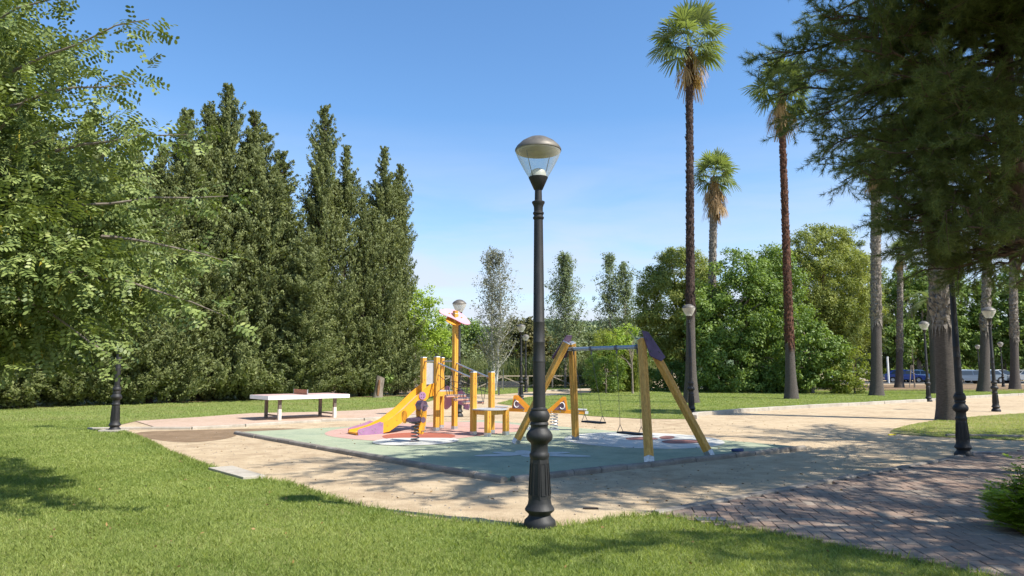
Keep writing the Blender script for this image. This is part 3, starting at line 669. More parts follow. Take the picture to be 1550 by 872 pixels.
# ------------------------------------------------------------------ fan palms
def fan_leaf(out, val, hub0, az, el, pet, Lf, v0, droop=.55, K=22, spread=112, roll=0.):
    d = np.array([math.cos(az) * math.cos(el), math.sin(az) * math.cos(el), math.sin(el)]); side = np.array([-math.sin(az), math.cos(az), 0.]); upn = np.cross(d, side) * -1
    side = side * math.cos(roll) + upn * math.sin(roll)
    hub = hub0 + d * pet + np.array([0, 0, -.12 * pet * math.cos(el)])
    d2 = nrm((d + np.array([0, 0, -.25 * math.cos(el)]))[None])[0]
    # petiole
    w = side * .022; out.append(np.array([hub0 - w, hub0 + w, hub + w, hub - w])); val.append(v0)
    n = nrm(np.cross(d2, side)[None])[0]
    for k in range(K):
        a = R(-spread + 2 * spread * k / (K - 1)) + rng.normal(0, .03); sd = d2 * math.cos(a) + side * math.sin(a) + n * rng.normal(0, .05) * 1.0
        sd = nrm(sd[None])[0]; L = Lf * (1 - .28 * abs(a) / 2) * rng.uniform(.9, 1.05); sw = nrm(np.cross(sd, n)[None])[0]; ww = L * math.sin(R(spread) / (K - 1)) * 1.05
        m = hub + sd * L * .55 + np.array([0, 0, -.05 * L]); bend = np.array([0, 0, -1.]) * droop * L * rng.uniform(.5, 1.1)
        t = m + sd * L * .36 + bend * .42
        out.append(np.array([hub - sw * .006, hub + sw * .006, m + sw * ww * .5 + n * .01, m - sw * ww * .5 - n * .01])); val.append(np.clip(v0 + rng.normal(0, .08), 0, 1))
        out.append(np.array([m - sw * ww * .5, m + sw * ww * .42, t + sw * .012, t - sw * .012])); val.append(np.clip(v0 + rng.normal(0, .1) + .05, 0, 1))
def make_palm(base, top, r0, r1, label, bark='bark_grey', smooth_h=0., nleaf=30, Lf=.95, pet=1.0, ndead=10, skirt=.9, boots=0., group='fan palms on the lawns', flare=1.6, thatch=0):
    root = empty('palm_tree', (base[0], base[1], 0), 0, label, 'palm', group)
    H = top[2]; dx, dy = top[0] - base[0], top[1] - base[1]; mb = MB(); low = MB()
    def ax(z): t = z / H; return Vector((dx * t, dy * t, z))
    def rad(z): t = z / H; return r0 + (r1 - r0) * t + r0 * (flare - 1) * math.exp(-z / (.06 * H))
    zs = list(np.arange(smooth_h, H, .14)) + [H]; sides = 14
    def ring(m, zs, amp):
        vs_, fs = [], []
        for i, z in enumerate(zs):
            c = ax(z); rr = rad(z) * (1 + amp * (1 if i % 2 else -1) * rng.uniform(.3, 1))
            for k in range(sides): a = 2 * math.pi * k / sides; q = rr * (1 + rng.normal(0, amp * .6)); vs_.append((c.x + q * math.cos(a), c.y + q * math.sin(a), z + rng.normal(0, amp * .2)))
        for i in range(len(zs) - 1):
            for k in range(sides): fs.append((i * sides + k, i * sides + (k + 1) % sides, (i + 1) * sides + (k + 1) % sides, (i + 1) * sides + k))
        m.add(vs_, fs, amp < .03)
    ring(mb, zs, .085)
    if boots:
        for z in np.arange(smooth_h + .2, H, .055):
            for k in range(int(boots)):
                a = rng.uniform(0, 6.28); c = ax(z); rr = rad(z); o = Vector((math.cos(a), math.sin(a), 0)); s_ = Vector((-o.y, o.x, 0)); w = rr * rng.uniform(.18, .34)
                p = c + o * rr * .92; l = rr * rng.uniform(.35, .75) * (1.8 if (rng.random() < .05 or z < smooth_h + .8) else 1); tip = p + o * l * .45 + Vector((0, 0, l * rng.uniform(.3, .9))) + s_ * rng.normal(0, .03)
                mb.add([p - s_ * w, p + s_ * w, tip + s_ * w * .5, tip - s_ * w * .5, p + o * .03 - Vector((0, 0, .1))], [(0, 1, 2, 3), (4, 1, 2), (4, 3, 0), (4, 2, 3)])
    if smooth_h:
        for k in range(70):
            z = smooth_h + rng.uniform(-.25, .5); a = rng.uniform(0, 6.28); c = ax(z); o = Vector((math.cos(a), math.sin(a), 0)); s_ = Vector((-o.y, o.x, 0)); q = c + o * rad(z) * 1.03; w = rng.uniform(.03, .08); l = rng.uniform(.15, .6)
            mb.add([q - s_ * w, q + s_ * w, q + o * rng.uniform(.02, .10) - Vector((0, 0, l)) + s_ * rng.normal(0, .03), q + o * .03 + Vector((0, 0, .06))], [(0, 1, 2), (1, 0, 3)])
    t = mb.build('trunk', M[bark], root)
    if smooth_h:
        zl = list(np.arange(-.05, smooth_h + .02, .1)); ring(low, zl, .012); low.build('trunk_base', M['bark_base'], root)
    out, val = [], []; c = np.array([dx, dy, H])
    for i in range(nleaf):
        az = i * 2.39996 + rng.normal(0, .2); t = i / nleaf; el = R(82 - 100 * t ** .85) + rng.normal(0, .1)
        fan_leaf(out, val, c + np.array([0, 0, .35 * (1 - t)]), az, el, pet * rng.uniform(.8, 1.1), Lf * rng.uniform(.85, 1.1), .75 - .45 * t, .25 + .6 * t, roll=rng.normal(0, .35))
    npmesh('fronds', np.concatenate(out), 4, M['palm_green'], root, np.array(val))
    out, val = [], []
    for i in range(ndead):
        az = rng.uniform(0, 6.28); el = R(rng.uniform(-88, -55)); fan_leaf(out, val, c + np.array([math.cos(az) * r1, math.sin(az) * r1, -rng.uniform(0, skirt * .5)]), az, el, pet * .55, Lf * rng.uniform(.7, 1), rng.uniform(.3, .8), .9, spread=38, K=14)
    for i in range(thatch):
        az = rng.uniform(0, 6.28); z = -rng.uniform(.1, skirt) ; a = c + np.array([math.cos(az) * r1 * 1.1, math.sin(az) * r1 * 1.1, z]); t_ = a + np.array([math.cos(az) * .14, math.sin(az) * .14, -rng.uniform(.3, .75)]); w = np.array([-math.sin(az), math.cos(az), 0]) * .025
        out.append(np.array([a - w, a + w, t_ + w * .5, t_ - w * .5])); val.append(rng.random())
    if out: npmesh('dead_fronds', np.concatenate(out), 4, M['palm_dead'], root, np.array(val))
    return root
def palm(bpx, bpy_, tpx, tpy, r0, r1, label, **kw):
    b = G(bpx, bpy_); t = P(tpx, tpy, b.y); return make_palm((b.x, b.y), (t.x, t.y, t.z), r0, r1, label, **kw)
palm(1046, 610, 1043, 72, .215, .15, 'tallest palm with near black trunk, standing right behind a small lamp post', bark='bark_dark', smooth_h=4.6, nleaf=34, Lf=1.3, pet=1.15, ndead=10, skirt=1.5, boots=3, flare=2.0, thatch=60)
palm(1198, 604, 1182, 140, .235, .15, 'tall palm with reddish brown trunk, its crown touching the pine branches', bark='bark_red', smooth_h=3.0, nleaf=30, Lf=1.3, pet=1.1, ndead=10, skirt=1.9, boots=3, flare=1.7, thatch=140)
p = P(1081, 268, 52)
make_palm((P(1075, 590, 52).x, 52), (p.x, 52, p.z), .30, .24, 'palm with a thick beige skirt of dead fronds rising out of the broad green trees', bark='bark_grey', nleaf=28, Lf=1.25, pet=1.0, ndead=34, skirt=3.2, boots=3, thatch=420)
palm(1327, 599, 1325, 250, .30, .25, 'grey palm trunk standing on the lawn left of the pale small lamp', bark='bark_grey', smooth_h=4.4, nleaf=24, ndead=16, boots=4, flare=1.5, thatch=120)
p = P(1363, 385, 60); make_palm((P(1361, 585, 60).x, 60), (p.x, 60, p.z), .27, .20, 'thin distant palm trunk next to the parked blue car', bark='bark_grey', smooth_h=3.5, nleaf=22, Lf=.8, pet=.7, ndead=14, boots=3, thatch=100)
palm(1436, 636, 1408, 165, .27, .30, 'thick leaning palm trunk near the tall black post, nearest palm', bark='bark_grey', smooth_h=3.1, nleaf=26, Lf=1.0, pet=1.0, ndead=20, boots=6, flare=1.45, thatch=160, skirt=2)
p = P(1410, 300, 46); make_palm((P(1417, 594, 46).x, 46), (p.x, 46, p.z), .30, .25, 'palm half hidden behind the thick leaning palm trunk', bark='bark_grey', smooth_h=4.5, nleaf=24, ndead=18, boots=4, thatch=100)
p = P(1497, 285, 50); make_palm((P(1489, 590, 50).x, 50), (p.x, 50, p.z), .31, .25, 'grey palm with straw coloured skirt, just left of the pale lamp at the right', bark='bark_grey', smooth_h=4.2, nleaf=28, Lf=1.05, pet=1.0, ndead=30, skirt=3.4, boots=4, thatch=300)
p = P(1532, 315, 56); make_palm((P(1536, 585, 56).x, 56), (p.x, 56, p.z), .29, .24, 'palm nearest the right edge with shaggy skirt under pale fronds', bark='bark_grey', smooth_h=4.0, nleaf=28, Lf=1.05, pet=1.0, ndead=30, skirt=3., boots=4, thatch=260)
def feather_palm(base, z, label):
    root = empty('date_palm', (base[0], base[1], 0), 0, label, 'palm'); mb = MB(); mb.tube([(0, 0, -.1), (0, 0, z * .5), (0, 0, z)], [.35, .28, .3], 10); mb.build('trunk', M['bark_grey'], root)
    out, val = [], []
    for i in range(46):
        az = rng.uniform(0, 6.28); el = R(rng.uniform(-5, 75)); L = rng.uniform(2.4, 3.2); pts = []; p = np.array([0, 0, z]); e = el
        for k in range(14): p = p + np.array([math.cos(az) * math.cos(e), math.sin(az) * math.cos(e), math.sin(e)]) * L / 14; e -= .115; pts.append(p.copy())
        for k in range(1, 14):
            d = nrm((pts[k] - pts[k - 1])[None])[0]; s_ = np.array([-math.sin(az), math.cos(az), 0])
            for sg in (-1, 1):
                for h in (0, .33, .66):
                    a = pts[k - 1] + (pts[k] - pts[k - 1]) * h; ld = nrm((s_ * sg + d * .7 + np.array([0, 0, -.15]))[None])[0]; l = .42 * math.sin(math.pi * (k + 2) / 17); t = a + ld * l; w = d * .02
                    out.append(np.array([a - w, a + w, t + w * .3, t - w * .3])); val.append(.3 + rng.random() * .4)
    npmesh('fronds', np.concatenate(out), 4, M['palm_green'], root, np.array(val))
p = P(1408, 455, 62); feather_palm((p.x, 62), p.z, 'feathery date palm with arching fronds behind the thick leaning trunk')

# ------------------------------------------------------------------ middle distance trees
def at(px, Y): return (P(px, 560, Y).x, Y, 0)
def zt(py, Y): return P(775, py, Y).z
# bright tree right of the cypress row
tree('bright yellow green tree right behind the slide, at the end of the cypress row', 'tree', at(627, 45), zt(430, 45), 3.6, .17,
     [(0, 0, 4.3, 1.9, 1.7, 2.0), (.35, 0, 5.7, 1.2, 1.1, 1.4), (1.3, -.2, 3.4, 1.3, 1.3, 1.2), (-.9, 0, 4.8, 1.1, 1.2, 1.5), (1.5, 0, 4.4, .8, .9, .9)], 150, 65, .42, .17, .095, 'bright_leaf', 'bark_tree', inner=.2)
def poplar(px, Y, topy, w, leaf, bark, label, per=26, lean=0, n=230, multi=1, L=.11, sepw=.36):
    H = zt(topy, Y); root = empty('poplar_tree', at(px, Y), 0, label, 'tree', 'slender poplars behind the play area'); mb = MB(); cs, ds = [], []
    for m_ in range(multi):
        lx = (m_ - (multi - 1) / 2) * w * sepw; hh = H * (1 if m_ == 0 else rng.uniform(.86, .99))
        path = [Vector((lx * min(1, t * 2.2) + rng.normal(0, .04), 0, hh * t - .05)) for t in (0, .15, .3, .5, .7, .85, 1)]; mb.tube(path, [.11, .09, .08, .06, .04, .02, .008], 6)
        for i in range(n // multi):
            t = rng.uniform(.13, .99); k = min(5, int(t * 6.99 * .99)); z = hh * t; a = rng.uniform(0, 6.28)
            ln = w * (.46 * min(1, t / .3 + .25) * (1 - t) ** .65 + .05) * rng.uniform(.35, 1.15); x0 = lx * min(1, t * 2.2)
            e = Vector((x0 + math.cos(a) * ln, math.sin(a) * ln, z + ln * rng.uniform(1.0, 1.9))); s0 = Vector((x0, 0, z)); 
            if e.z > hh * 1.02: e.z = hh * rng.uniform(.95, 1.02)
            if i % 2 == 0: mb.tube([s0, s0.lerp(e, .5) + Vector((math.cos(a), math.sin(a), 0)) * ln * .12, e], [.022, .014, .005], 4, False)
            for q in (.4, .7, 1.0): cs.append(tuple(s0.lerp(e, q))); ds.append((math.cos(a) * .5, math.sin(a) * .5, 1))
    mb.build('trunk', M[bark], root)
    vq, v = leafy(np.array(cs), nrm(np.array(ds)), per, .24, L, L * .7, outward=.3, flat=1.2); npmesh('crown', vq, 4, M[leaf], root, v); return root
poplar(750, 52, 380, 4.0, 'birch_leaf', 'bark_white', 'sparse pale poplar with whitish trunk, half bare', per=9, n=380, multi=2, L=.12, sepw=.16)
poplar(856, 60, 386, 4.2, 'poplar_leaf', 'bark_tree', 'grey green poplar just right of the big foreground lamp post', per=17, n=300, multi=1, L=.14)
poplar(936, 62, 388, 4.2, 'poplar_leaf', 'bark_tree', 'grey green poplar above the yellow green bamboo clump', per=18, n=360, multi=2, L=.14, sepw=.3)
# backdrop trees between fence and sky
def bg(px, Y, topy, w, leaf, label, cat='tree', nc=170, per=95, L=.27, bark='bark_tree', seed=0, low=.12, tr_=.18, group='trees beyond the wooden fence', inner=.45):
    H = zt(topy, Y); r = w / 2
    e = [(0, 0, H * .55, r, r * .8, H * .42), (-r * .45, 0, H * .42, r * .7, r * .6, H * .32), (r * .5, 0, H * .45, r * .65, r * .6, H * .33), (rng.uniform(-.3, .3) * r, 0, H * .78, r * .55, r * .5, H * .22)]
    return tree(label, cat, at(px, Y), H, H * .7, tr_, e, nc, per, max(.35, w * .1), L, L * .6, leaf, bark, group=group, inner=inner)
bg(676, 66, 500, 5.5, 'willow_leaf', 'pale grey green bushy tree behind the tower canopy post, low beside the bright tree')
bg(706, 80, 482, 8, 'broad_leaf', 'dark round tree far behind the climbing tower', L=.3)
bg(722, 68, 525, 4.5, 'olive_brown_leaf', 'low brownish bushy tree left of the sparse pale poplar')
bg(790, 72, 478, 7, 'olive_brown_leaf', 'olive brown tree left of the big foreground lamp post, behind two lamp posts')
bg(765, 85, 492, 9, 'broad_leaf', 'far dark green tree behind the sparse pale poplar', L=.3)
bg(838, 74, 500, 6.5, 'willow_leaf', 'grey green willow right behind the big foreground lamp post')
bg(880, 78, 488, 8, 'willow_leaf', 'soft grey green tree behind the left end of the swing beam', L=.3)
bg(985, 80, 520, 7, 'broad_leaf', 'green tree far behind the right end of the swing beam', L=.3)
# bamboo clump and hedge cone right of the swing
def bamboo(px, Y, topy, w, n, label, leaf='bamboo_leaf'):
    root = empty('bamboo', at(px, Y), 0, label, 'bamboo'); H = zt(topy, Y); mb = MB(); cs, ds = [], []
    for i in range(n):
        x, y = rng.uniform(-.5, .5) * w, rng.uniform(-.3, .3) * w; h = H * rng.uniform(.75, 1.02) * (1 - .35 * (abs(x) / w * 2) ** 2); lx, ly = rng.normal(0, .35, 2)
        pts = [Vector((x + lx * t * t, y + ly * t * t, h * t)) for t in (0, .35, .7, 1)]; mb.tube(pts, [.02, .018, .012, .004], 5, False)
        for t in np.linspace(.06, 1, 22): cs.append((x + lx * t * t, y + ly * t * t, h * t)); ds.append((lx, ly, .4))
    mb.build('stem', M['bamboo_leaf'], root)
    vq, v = leafy(np.array(cs), nrm(np.array(ds) + 1e-3), 20, .26, .20, .045, droop=.35, outward=.3); npmesh('crown', vq, 4, M[leaf], root, v)
bamboo(928, 50, 492, 3.1, 62, 'yellow green bamboo clump behind the swing')
tree('dense dark green cone shaped bush under the bamboo, seen between the swing chains', 'bush', at(917, 47.5), 3, 1.6, .08, [(0, 0, 1.35, 1.55, 1.2, 1.5)], 120, 70, .3, .12, .05, 'broad_leaf', 'bark_tree', name='bush')
tree('thin pale trunked young tree leaning at the right of the cone bush', 'tree', at(957, 46), 4.2, 2.6, .07, [(-.9, 0, 3.3, .9, .8, .8), (-.2, .2, 3.9, .8, .7, .7)], 30, 60, .3, .15, .08, 'bright_leaf', 'bark_tree', inner=.3)
# big mass of pines and broad-leaved trees
def dome_pine(px, Y, topy, w, label, th=None, L=.20, nc=420, leaf='far_pine_leaf', low=.35):
    H = zt(topy, Y) * 1.06; r = w / 2
    e = [(0, 0, H * .62, r, r * .85, H * .36), (-r * .42, -.2, H * .55, r * .62, r * .6, H * .28), (r * .45, 0, H * .5, r * .62, r * .6, H * .3), (0, 0, H * .82, r * .6, r * .55, H * .17), (0, -.3, H * .35, r * .8, r * .6, H * .22)]
    return tree(label, 'tree', at(px, Y), H, H * .75, .28, e, nc, 150, .55, L * 1.1, L * .42, leaf, 'bark_pine', inner=.55, flat=.75, name='pine_tree')
dome_pine(1034, 56, 386, 7.2, 'domed pine at the left end of the big tree group, behind the tallest palm')
dome_pine(1252, 58, 352, 8.6, 'largest domed pine, behind the reddish palm trunk', nc=520)
dome_pine(1292, 66, 368, 6.5, 'darker pine peeking out at the right of the largest domed pine', nc=300, leaf='pine_needle')
H = zt(372, 50)
tree('broad leafy green tree between the two darker palm trunks', 'tree', at(1115, 50), H, H * .6, .22, [(0, 0, H * .52, 3.3, 2.6, H * .42), (-1.6, -.4, H * .38, 2.2, 2, H * .34), (1.9, 0, H * .45, 2.0, 2, H * .36), (.6, 0, H * .82, 1.7, 1.4, H * .18), (-1, -1, H * .2, 2.4, 1.6, H * .2), (2.2, -1, H * .2, 2, 1.6, H * .2)], 460, 95, .55, .21, .12, 'broad_leaf', 'bark_tree', inner=.4, nl=20)
H = zt(364, 53)
tree('leafy green tree right behind the reddish palm trunk with a feathery top', 'tree', at(1178, 53), H, H * .6, .22, [(0, 0, H * .5, 2.6, 2.2, H * .42), (.4, 0, H * .82, 1.5, 1.3, H * .17), (-1.3, -.3, H * .35, 1.8, 1.7, H * .3)], 280, 95, .58, .21, .12, 'broad_leaf', 'bark_tree', inner=.4, nl=15)
H = zt(462, 46)
tree('low spreading green tree touching the lawn right of the reddish palm', 'tree', at(1228, 46.5), H, H * .6, .14, [(0, 0, H * .52, 1.9, 1.5, H * .44), (-1.0, -.3, H * .35, 1.3, 1.2, H * .33), (1.1, 0, H * .35, 1.5, 1.3, H * .33)], 190, 75, .4, .19, .105, 'broad_leaf', 'bark_tree', inner=.4, nl=12)
H = zt(520, 46)
tree('yellow green shrub left of the grey palm trunk on the lawn', 'bush', at(1292, 46), H, H * .6, .06, [(0, 0, H * .42, 1.6, 1.1, H * .5), (-.9, 0, H * .3, 1.0, .9, H * .36)], 90, 80, .3, .16, .06, 'bamboo_leaf', 'bark_tree', inner=.4, name='bush')
tree('dark low shrub at the foot of the broad leafy tree', 'bush', at(1120, 48), 1.9, 1, .05, [(0, 0, .8, 3.6, 1, .95)], 120, 60, .35, .18, .09, 'broad_leaf', 'bark_tree', inner=.4, name='bush')
tree('dark low shrub behind the right hand lawn stakes', 'bush', at(1185, 49), 1.9, 1, .05, [(0, 0, .8, 3.2, 1, .95)], 110, 60, .35, .18, .09, 'broad_leaf', 'bark_tree', inner=.4, name='bush')
tree('dark low shrub left of the broad leafy tree, behind the slanting swing leg', 'bush', at(1030, 52), 2.4, 1, .05, [(0, 0, 1.0, 3.6, 1, 1.3)], 120, 60, .35, .2, .1, 'broad_leaf', 'bark_tree', inner=.4, name='bush')
tree('green leafy shrub behind the tree stump, at the foot of the cypress row', 'bush', at(563, 41.5), 1.7, .8, .05, [(0, 0, .75, 1.05, .7, .85), (.7, 0, 1.0, .5, .45, .45)], 60, 80, .26, .13, .075, 'broad_leaf', 'bark_tree', inner=.3, name='bush')
# trees behind the right hand palms
for px, Y, ty, w, leaf, lab in ((1345, 88, 430, 9, 'willow_leaf', 'loose olive green tree seen between the two grey palm trunks'), (1392, 84, 400, 9, 'broad_leaf', 'dark leafy tree behind the feathery date palm'),
        (1448, 86, 408, 10, 'broad_leaf', 'bright leafy tree right of the tall black post, shading the parked cars'), (1520, 84, 410, 10, 'broad_leaf', 'leafy tree behind the palms at the right edge, over the parked cars'), (1580, 82, 400, 9, 'broad_leaf', 'leafy tree cut off by the right edge of the picture')):
    H = zt(ty, Y); r = w / 2
    tree(lab, 'tree', at(px, Y), H, H * .5, .28, [(0, 0, H * .56, r * 1.15, r * .8, H * .36), (-r * .5, -.8, H * .36, r * .8, r * .6, H * .24), (r * .5, -.8, H * .37, r * .8, r * .6, H * .25), (0, 0, H * .85, r * .7, r * .5, H * .17)], 300, 80, .7, .32, .2, leaf, 'bark_tree', group='street trees in front of the car park', inner=.4, nl=14)
# far hill with woods
hill = MB(); nx, ny = 60, 6; hv = []
for j in range(ny):
    for i in range(nx):
        X = -260 + 520 * i / (nx - 1); t = j / (ny - 1); hgt = (15 + 5 * math.sin(X * .013 + 1) + 3 * math.sin(X * .041) + 1.4 * math.sin(X * .13)) * math.sin(t * math.pi / 2) ** 1.2
        hv.append((X, 250 + 90 * t, hgt - .2))
hill.add(hv, [(j * nx + i, j * nx + i + 1, (j + 1) * nx + i + 1, (j + 1) * nx + i) for j in range(ny - 1) for i in range(nx - 1)], True)
tag(hill.build('hill', M['hill_leaf'], v=[.3] * ((nx - 1) * (ny - 1))), kind='structure')
n = 2600; hx = rng.uniform(-220, 220, n); t = rng.random(n) ** .7; hz = (15 + 5 * np.sin(hx * .013 + 1) + 3 * np.sin(hx * .041) + 1.4 * np.sin(hx * .13)) * np.sin(t * math.pi / 2) ** 1.2
cs = np.stack([hx, 250 + 90 * t, hz + 1.0], 1); vq, v = leafy(cs, np.tile([[0, -.5, .8]], (n, 1)), 26, 2.1, 1.2, .9, flat=.8)
tag(npmesh('distant_wood', vq, 4, M['hill_leaf'], None, v), kind='stuff')
# reeds behind the fence
n = 5200; rx = rng.uniform(-12, 12, n); ry = rng.uniform(60.3, 63, n); q = np.stack([rx, ry, np.zeros(n)], 1); D = nrm(rng.normal(0, .16, (n, 3)) + [0, 0, 1]); L = rng.uniform(1.3, 3.0, n)
v1 = leaf_quads(q, D, L, .07); q2 = q + D * (L * rng.uniform(.3, .9, n))[:, None]; v2 = leaf_quads(q2, nrm(rvec(n) + [0, 0, .3]), rng.uniform(.4, .8, n), .06)
v3 = leaf_quads(q + D * (L * rng.uniform(.1, .6, n))[:, None], nrm(rvec(n) + [0, 0, .3]), rng.uniform(.4, .8, n), .06)
tag(npmesh('reeds', np.concatenate([v1, v2, v3]), 4, M['reed_leaf'], None, rng.random(3 * n)), kind='stuff')

# ------------------------------------------------------------------ stump, stakes, fence, bench
def stump():
    b = G(571, 602); root = empty('tree_stump', b, 0, 'grey cut tree stump with hollow reddish side in front of the cypress row', 'stump')
    mb = MB(); vs_, fs = [], []; n = 16; lv = [(0, .31), (.15, .27), (.5, .24), (.9, .235), (1.15, .24)]
    for j, (z, r) in enumerate(lv):
        for k in range(n):
            a = 2 * math.pi * k / n; rr = r * (1 + .10 * math.sin(3 * a + 1) + rng.normal(0, .03)); zz = z + (.10 * math.cos(a + 2.6) if j == 4 else 0); vs_.append((rr * math.cos(a) + z * .12, rr * math.sin(a), zz))
    fs = [(j * n + k, j * n + (k + 1) % n, (j + 1) * n + (k + 1) % n, (j + 1) * n + k) for j in range(4) for k in range(n)]
    mb.add(vs_, fs, True); mb.build('trunk', M['bark_tree'], root)
    mt = MB(); mt.add(vs_[4 * n:], [tuple(range(n))]); mt.build('cut_face', M['cut_wood'], root)
    mr = MB(); mr.tube([(.06, -.24, .12), (.10, -.245, .5), (.14, -.235, .98)], [.07, .085, .05], 8); mr.build('rotten_hollow', M['rot_wood'], root)
stump()
def stakes():
    for i, (px, py, h, lab) in enumerate(((1017, 592, 1.5, 'thin wooden stake on the lawn left of the lamp and the tallest palm'), (1082, 589, 1.35, 'thin wooden stake right of the tallest palm trunk'), (1154, 589, 1.35, 'thin wooden stake left of the reddish palm trunk'), (1221, 589, 1.4, 'thin wooden stake right of the reddish palm trunk'))):
        b = G(px, py); m_ = MB(); m_.tube([(b.x, b.y, -.05), (b.x + .03, b.y, h)], [.045, .04], 7); tag(m_.build('wooden_stake', M['fence_wood']), lab, 'stake', 'wooden stakes on the far lawn')
stakes()
def sapling():
    b = G(1384, 587); root = empty('young_tree', b, 0, 'bare thin young tree tied to two slanting stakes near the blue car', 'sapling')
    m = MB(); m.tube([(0, 0, 0), (.05, 0, 1.8), (0, 0, 3.6)], [.04, .03, .01], 6)
    for a in (0.6, 2.1, 3.3, 5): m.tube([(.03, 0, 2.0 + a * .2), (.03 + math.cos(a) * .4, 0, 2.6 + a * .22)], [.015, .005], 4)
    m.build('trunk', M['bark_tree'], root)
    for s_ in (-1, 1):
        m = MB(); m.tube([(s_ * .25 - .15, 0, 0), (s_ * .06 - .1, 0, 1.9)], .04, 6); m.build('stake', M['fence_wood'], root)
    vq, v = leafy(np.array([(0, 0, 3.2), (.3, 0, 3.0), (-.2, 0, 2.7)]), np.array([[0, 0, 1.]] * 3), 26, .35, .12, .06); npmesh('crown', vq, 4, M['olive_brown_leaf'], root, v)
sapling()
def fence():
    a = Vector(at(601, 56)); b = Vector(at(908, 61)); root = empty('wooden_fence', (0, 0, 0), 0, 'low brown wooden rail fence with slanting braces in front of the reeds', 'fence')
    L = (b - a).length; n = 8; d = (b - a) / L; H = 1.02
    for i in range(n + 1):
        p = a + d * (L * i / n); m = MB(); m.box(p + Vector((0, 0, H / 2 - .03)), (.12, .12, H + .06)); m.build('post', M['fence_wood'], root)
        if i < n:
            q = a + d * (L * (i + 1) / n); m = MB(); m.beam(p + d * .06 + Vector((0, 0, H - .02)), q - d * .06 + Vector((0, 0, H - .02)), .09, .09); m.build('rail', M['fence_wood'], root)
            s1, s2 = (.92, .12) if i % 2 else (.12, .92)
            m = MB(); m.beam(p + d * .07 + Vector((0, 0, s2)), q - d * .07 + Vector((0, 0, s1)), .08, .08); m.build('brace', M['fence_wood'], root)
    return root
fence()
def wire_fence():
    root = empty('wire_fence', (0, 0, 0), 0, 'thin green wire mesh fence along the reeds behind the bench', 'fence')
    a = Vector(at(712, 54)); b = Vector(at(762, 54)); m = MB(); L = (b - a).length; d = (b - a) / L
    for t in np.linspace(0, L, 28): m.beam(a + d * t + Vector((0, 0, .1)), a + d * t + Vector((0, 0, 1.5)), .012, .012)
    for z in (.15, .6, 1.05, 1.45): m.beam(a + Vector((0, 0, z)), b + Vector((0, 0, z)), .014, .014)
    m.build('mesh_panel', M['wire'], root)
    for t in (0, L / 2, L): m = MB(); m.tube([a + d * t, a + d * t + Vector((0, 0, 1.6))], .03, 8); m.build('post', M['wire'], root)
wire_fence()
def bench():
    b = G(770, 598.5); root = empty('park_bench', b, R(-6), 'dark mesh metal park bench left of the two distant lamp posts', 'bench'); w = 1.5
    m = MB()
    for z in np.arange(.50, .86, .045): m.beam((-w / 2, .22 + (z - .5) * .25, z), (w / 2, .22 + (z - .5) * .25, z), .012, .02)
    for x in np.linspace(-w / 2, w / 2, 26): m.beam((x, .22, .48), (x, .31, .86), .012, .012)
    m.build('backrest', M['steel_dark'], root)
    m = MB()
    for y in np.arange(-.22, .22, .05): m.beam((-w / 2, y, .44), (w / 2, y, .44), .03, .015)
    m.build('seat', M['steel_dark'], root)
    for s_ in (-.6, .6):
        for y in (-.18, .2):
            m = MB(); m.tube([(s_, y, 0), (s_, y, .43)], .022, 8); m.build('leg', M['steel_dark'], root)
bench()

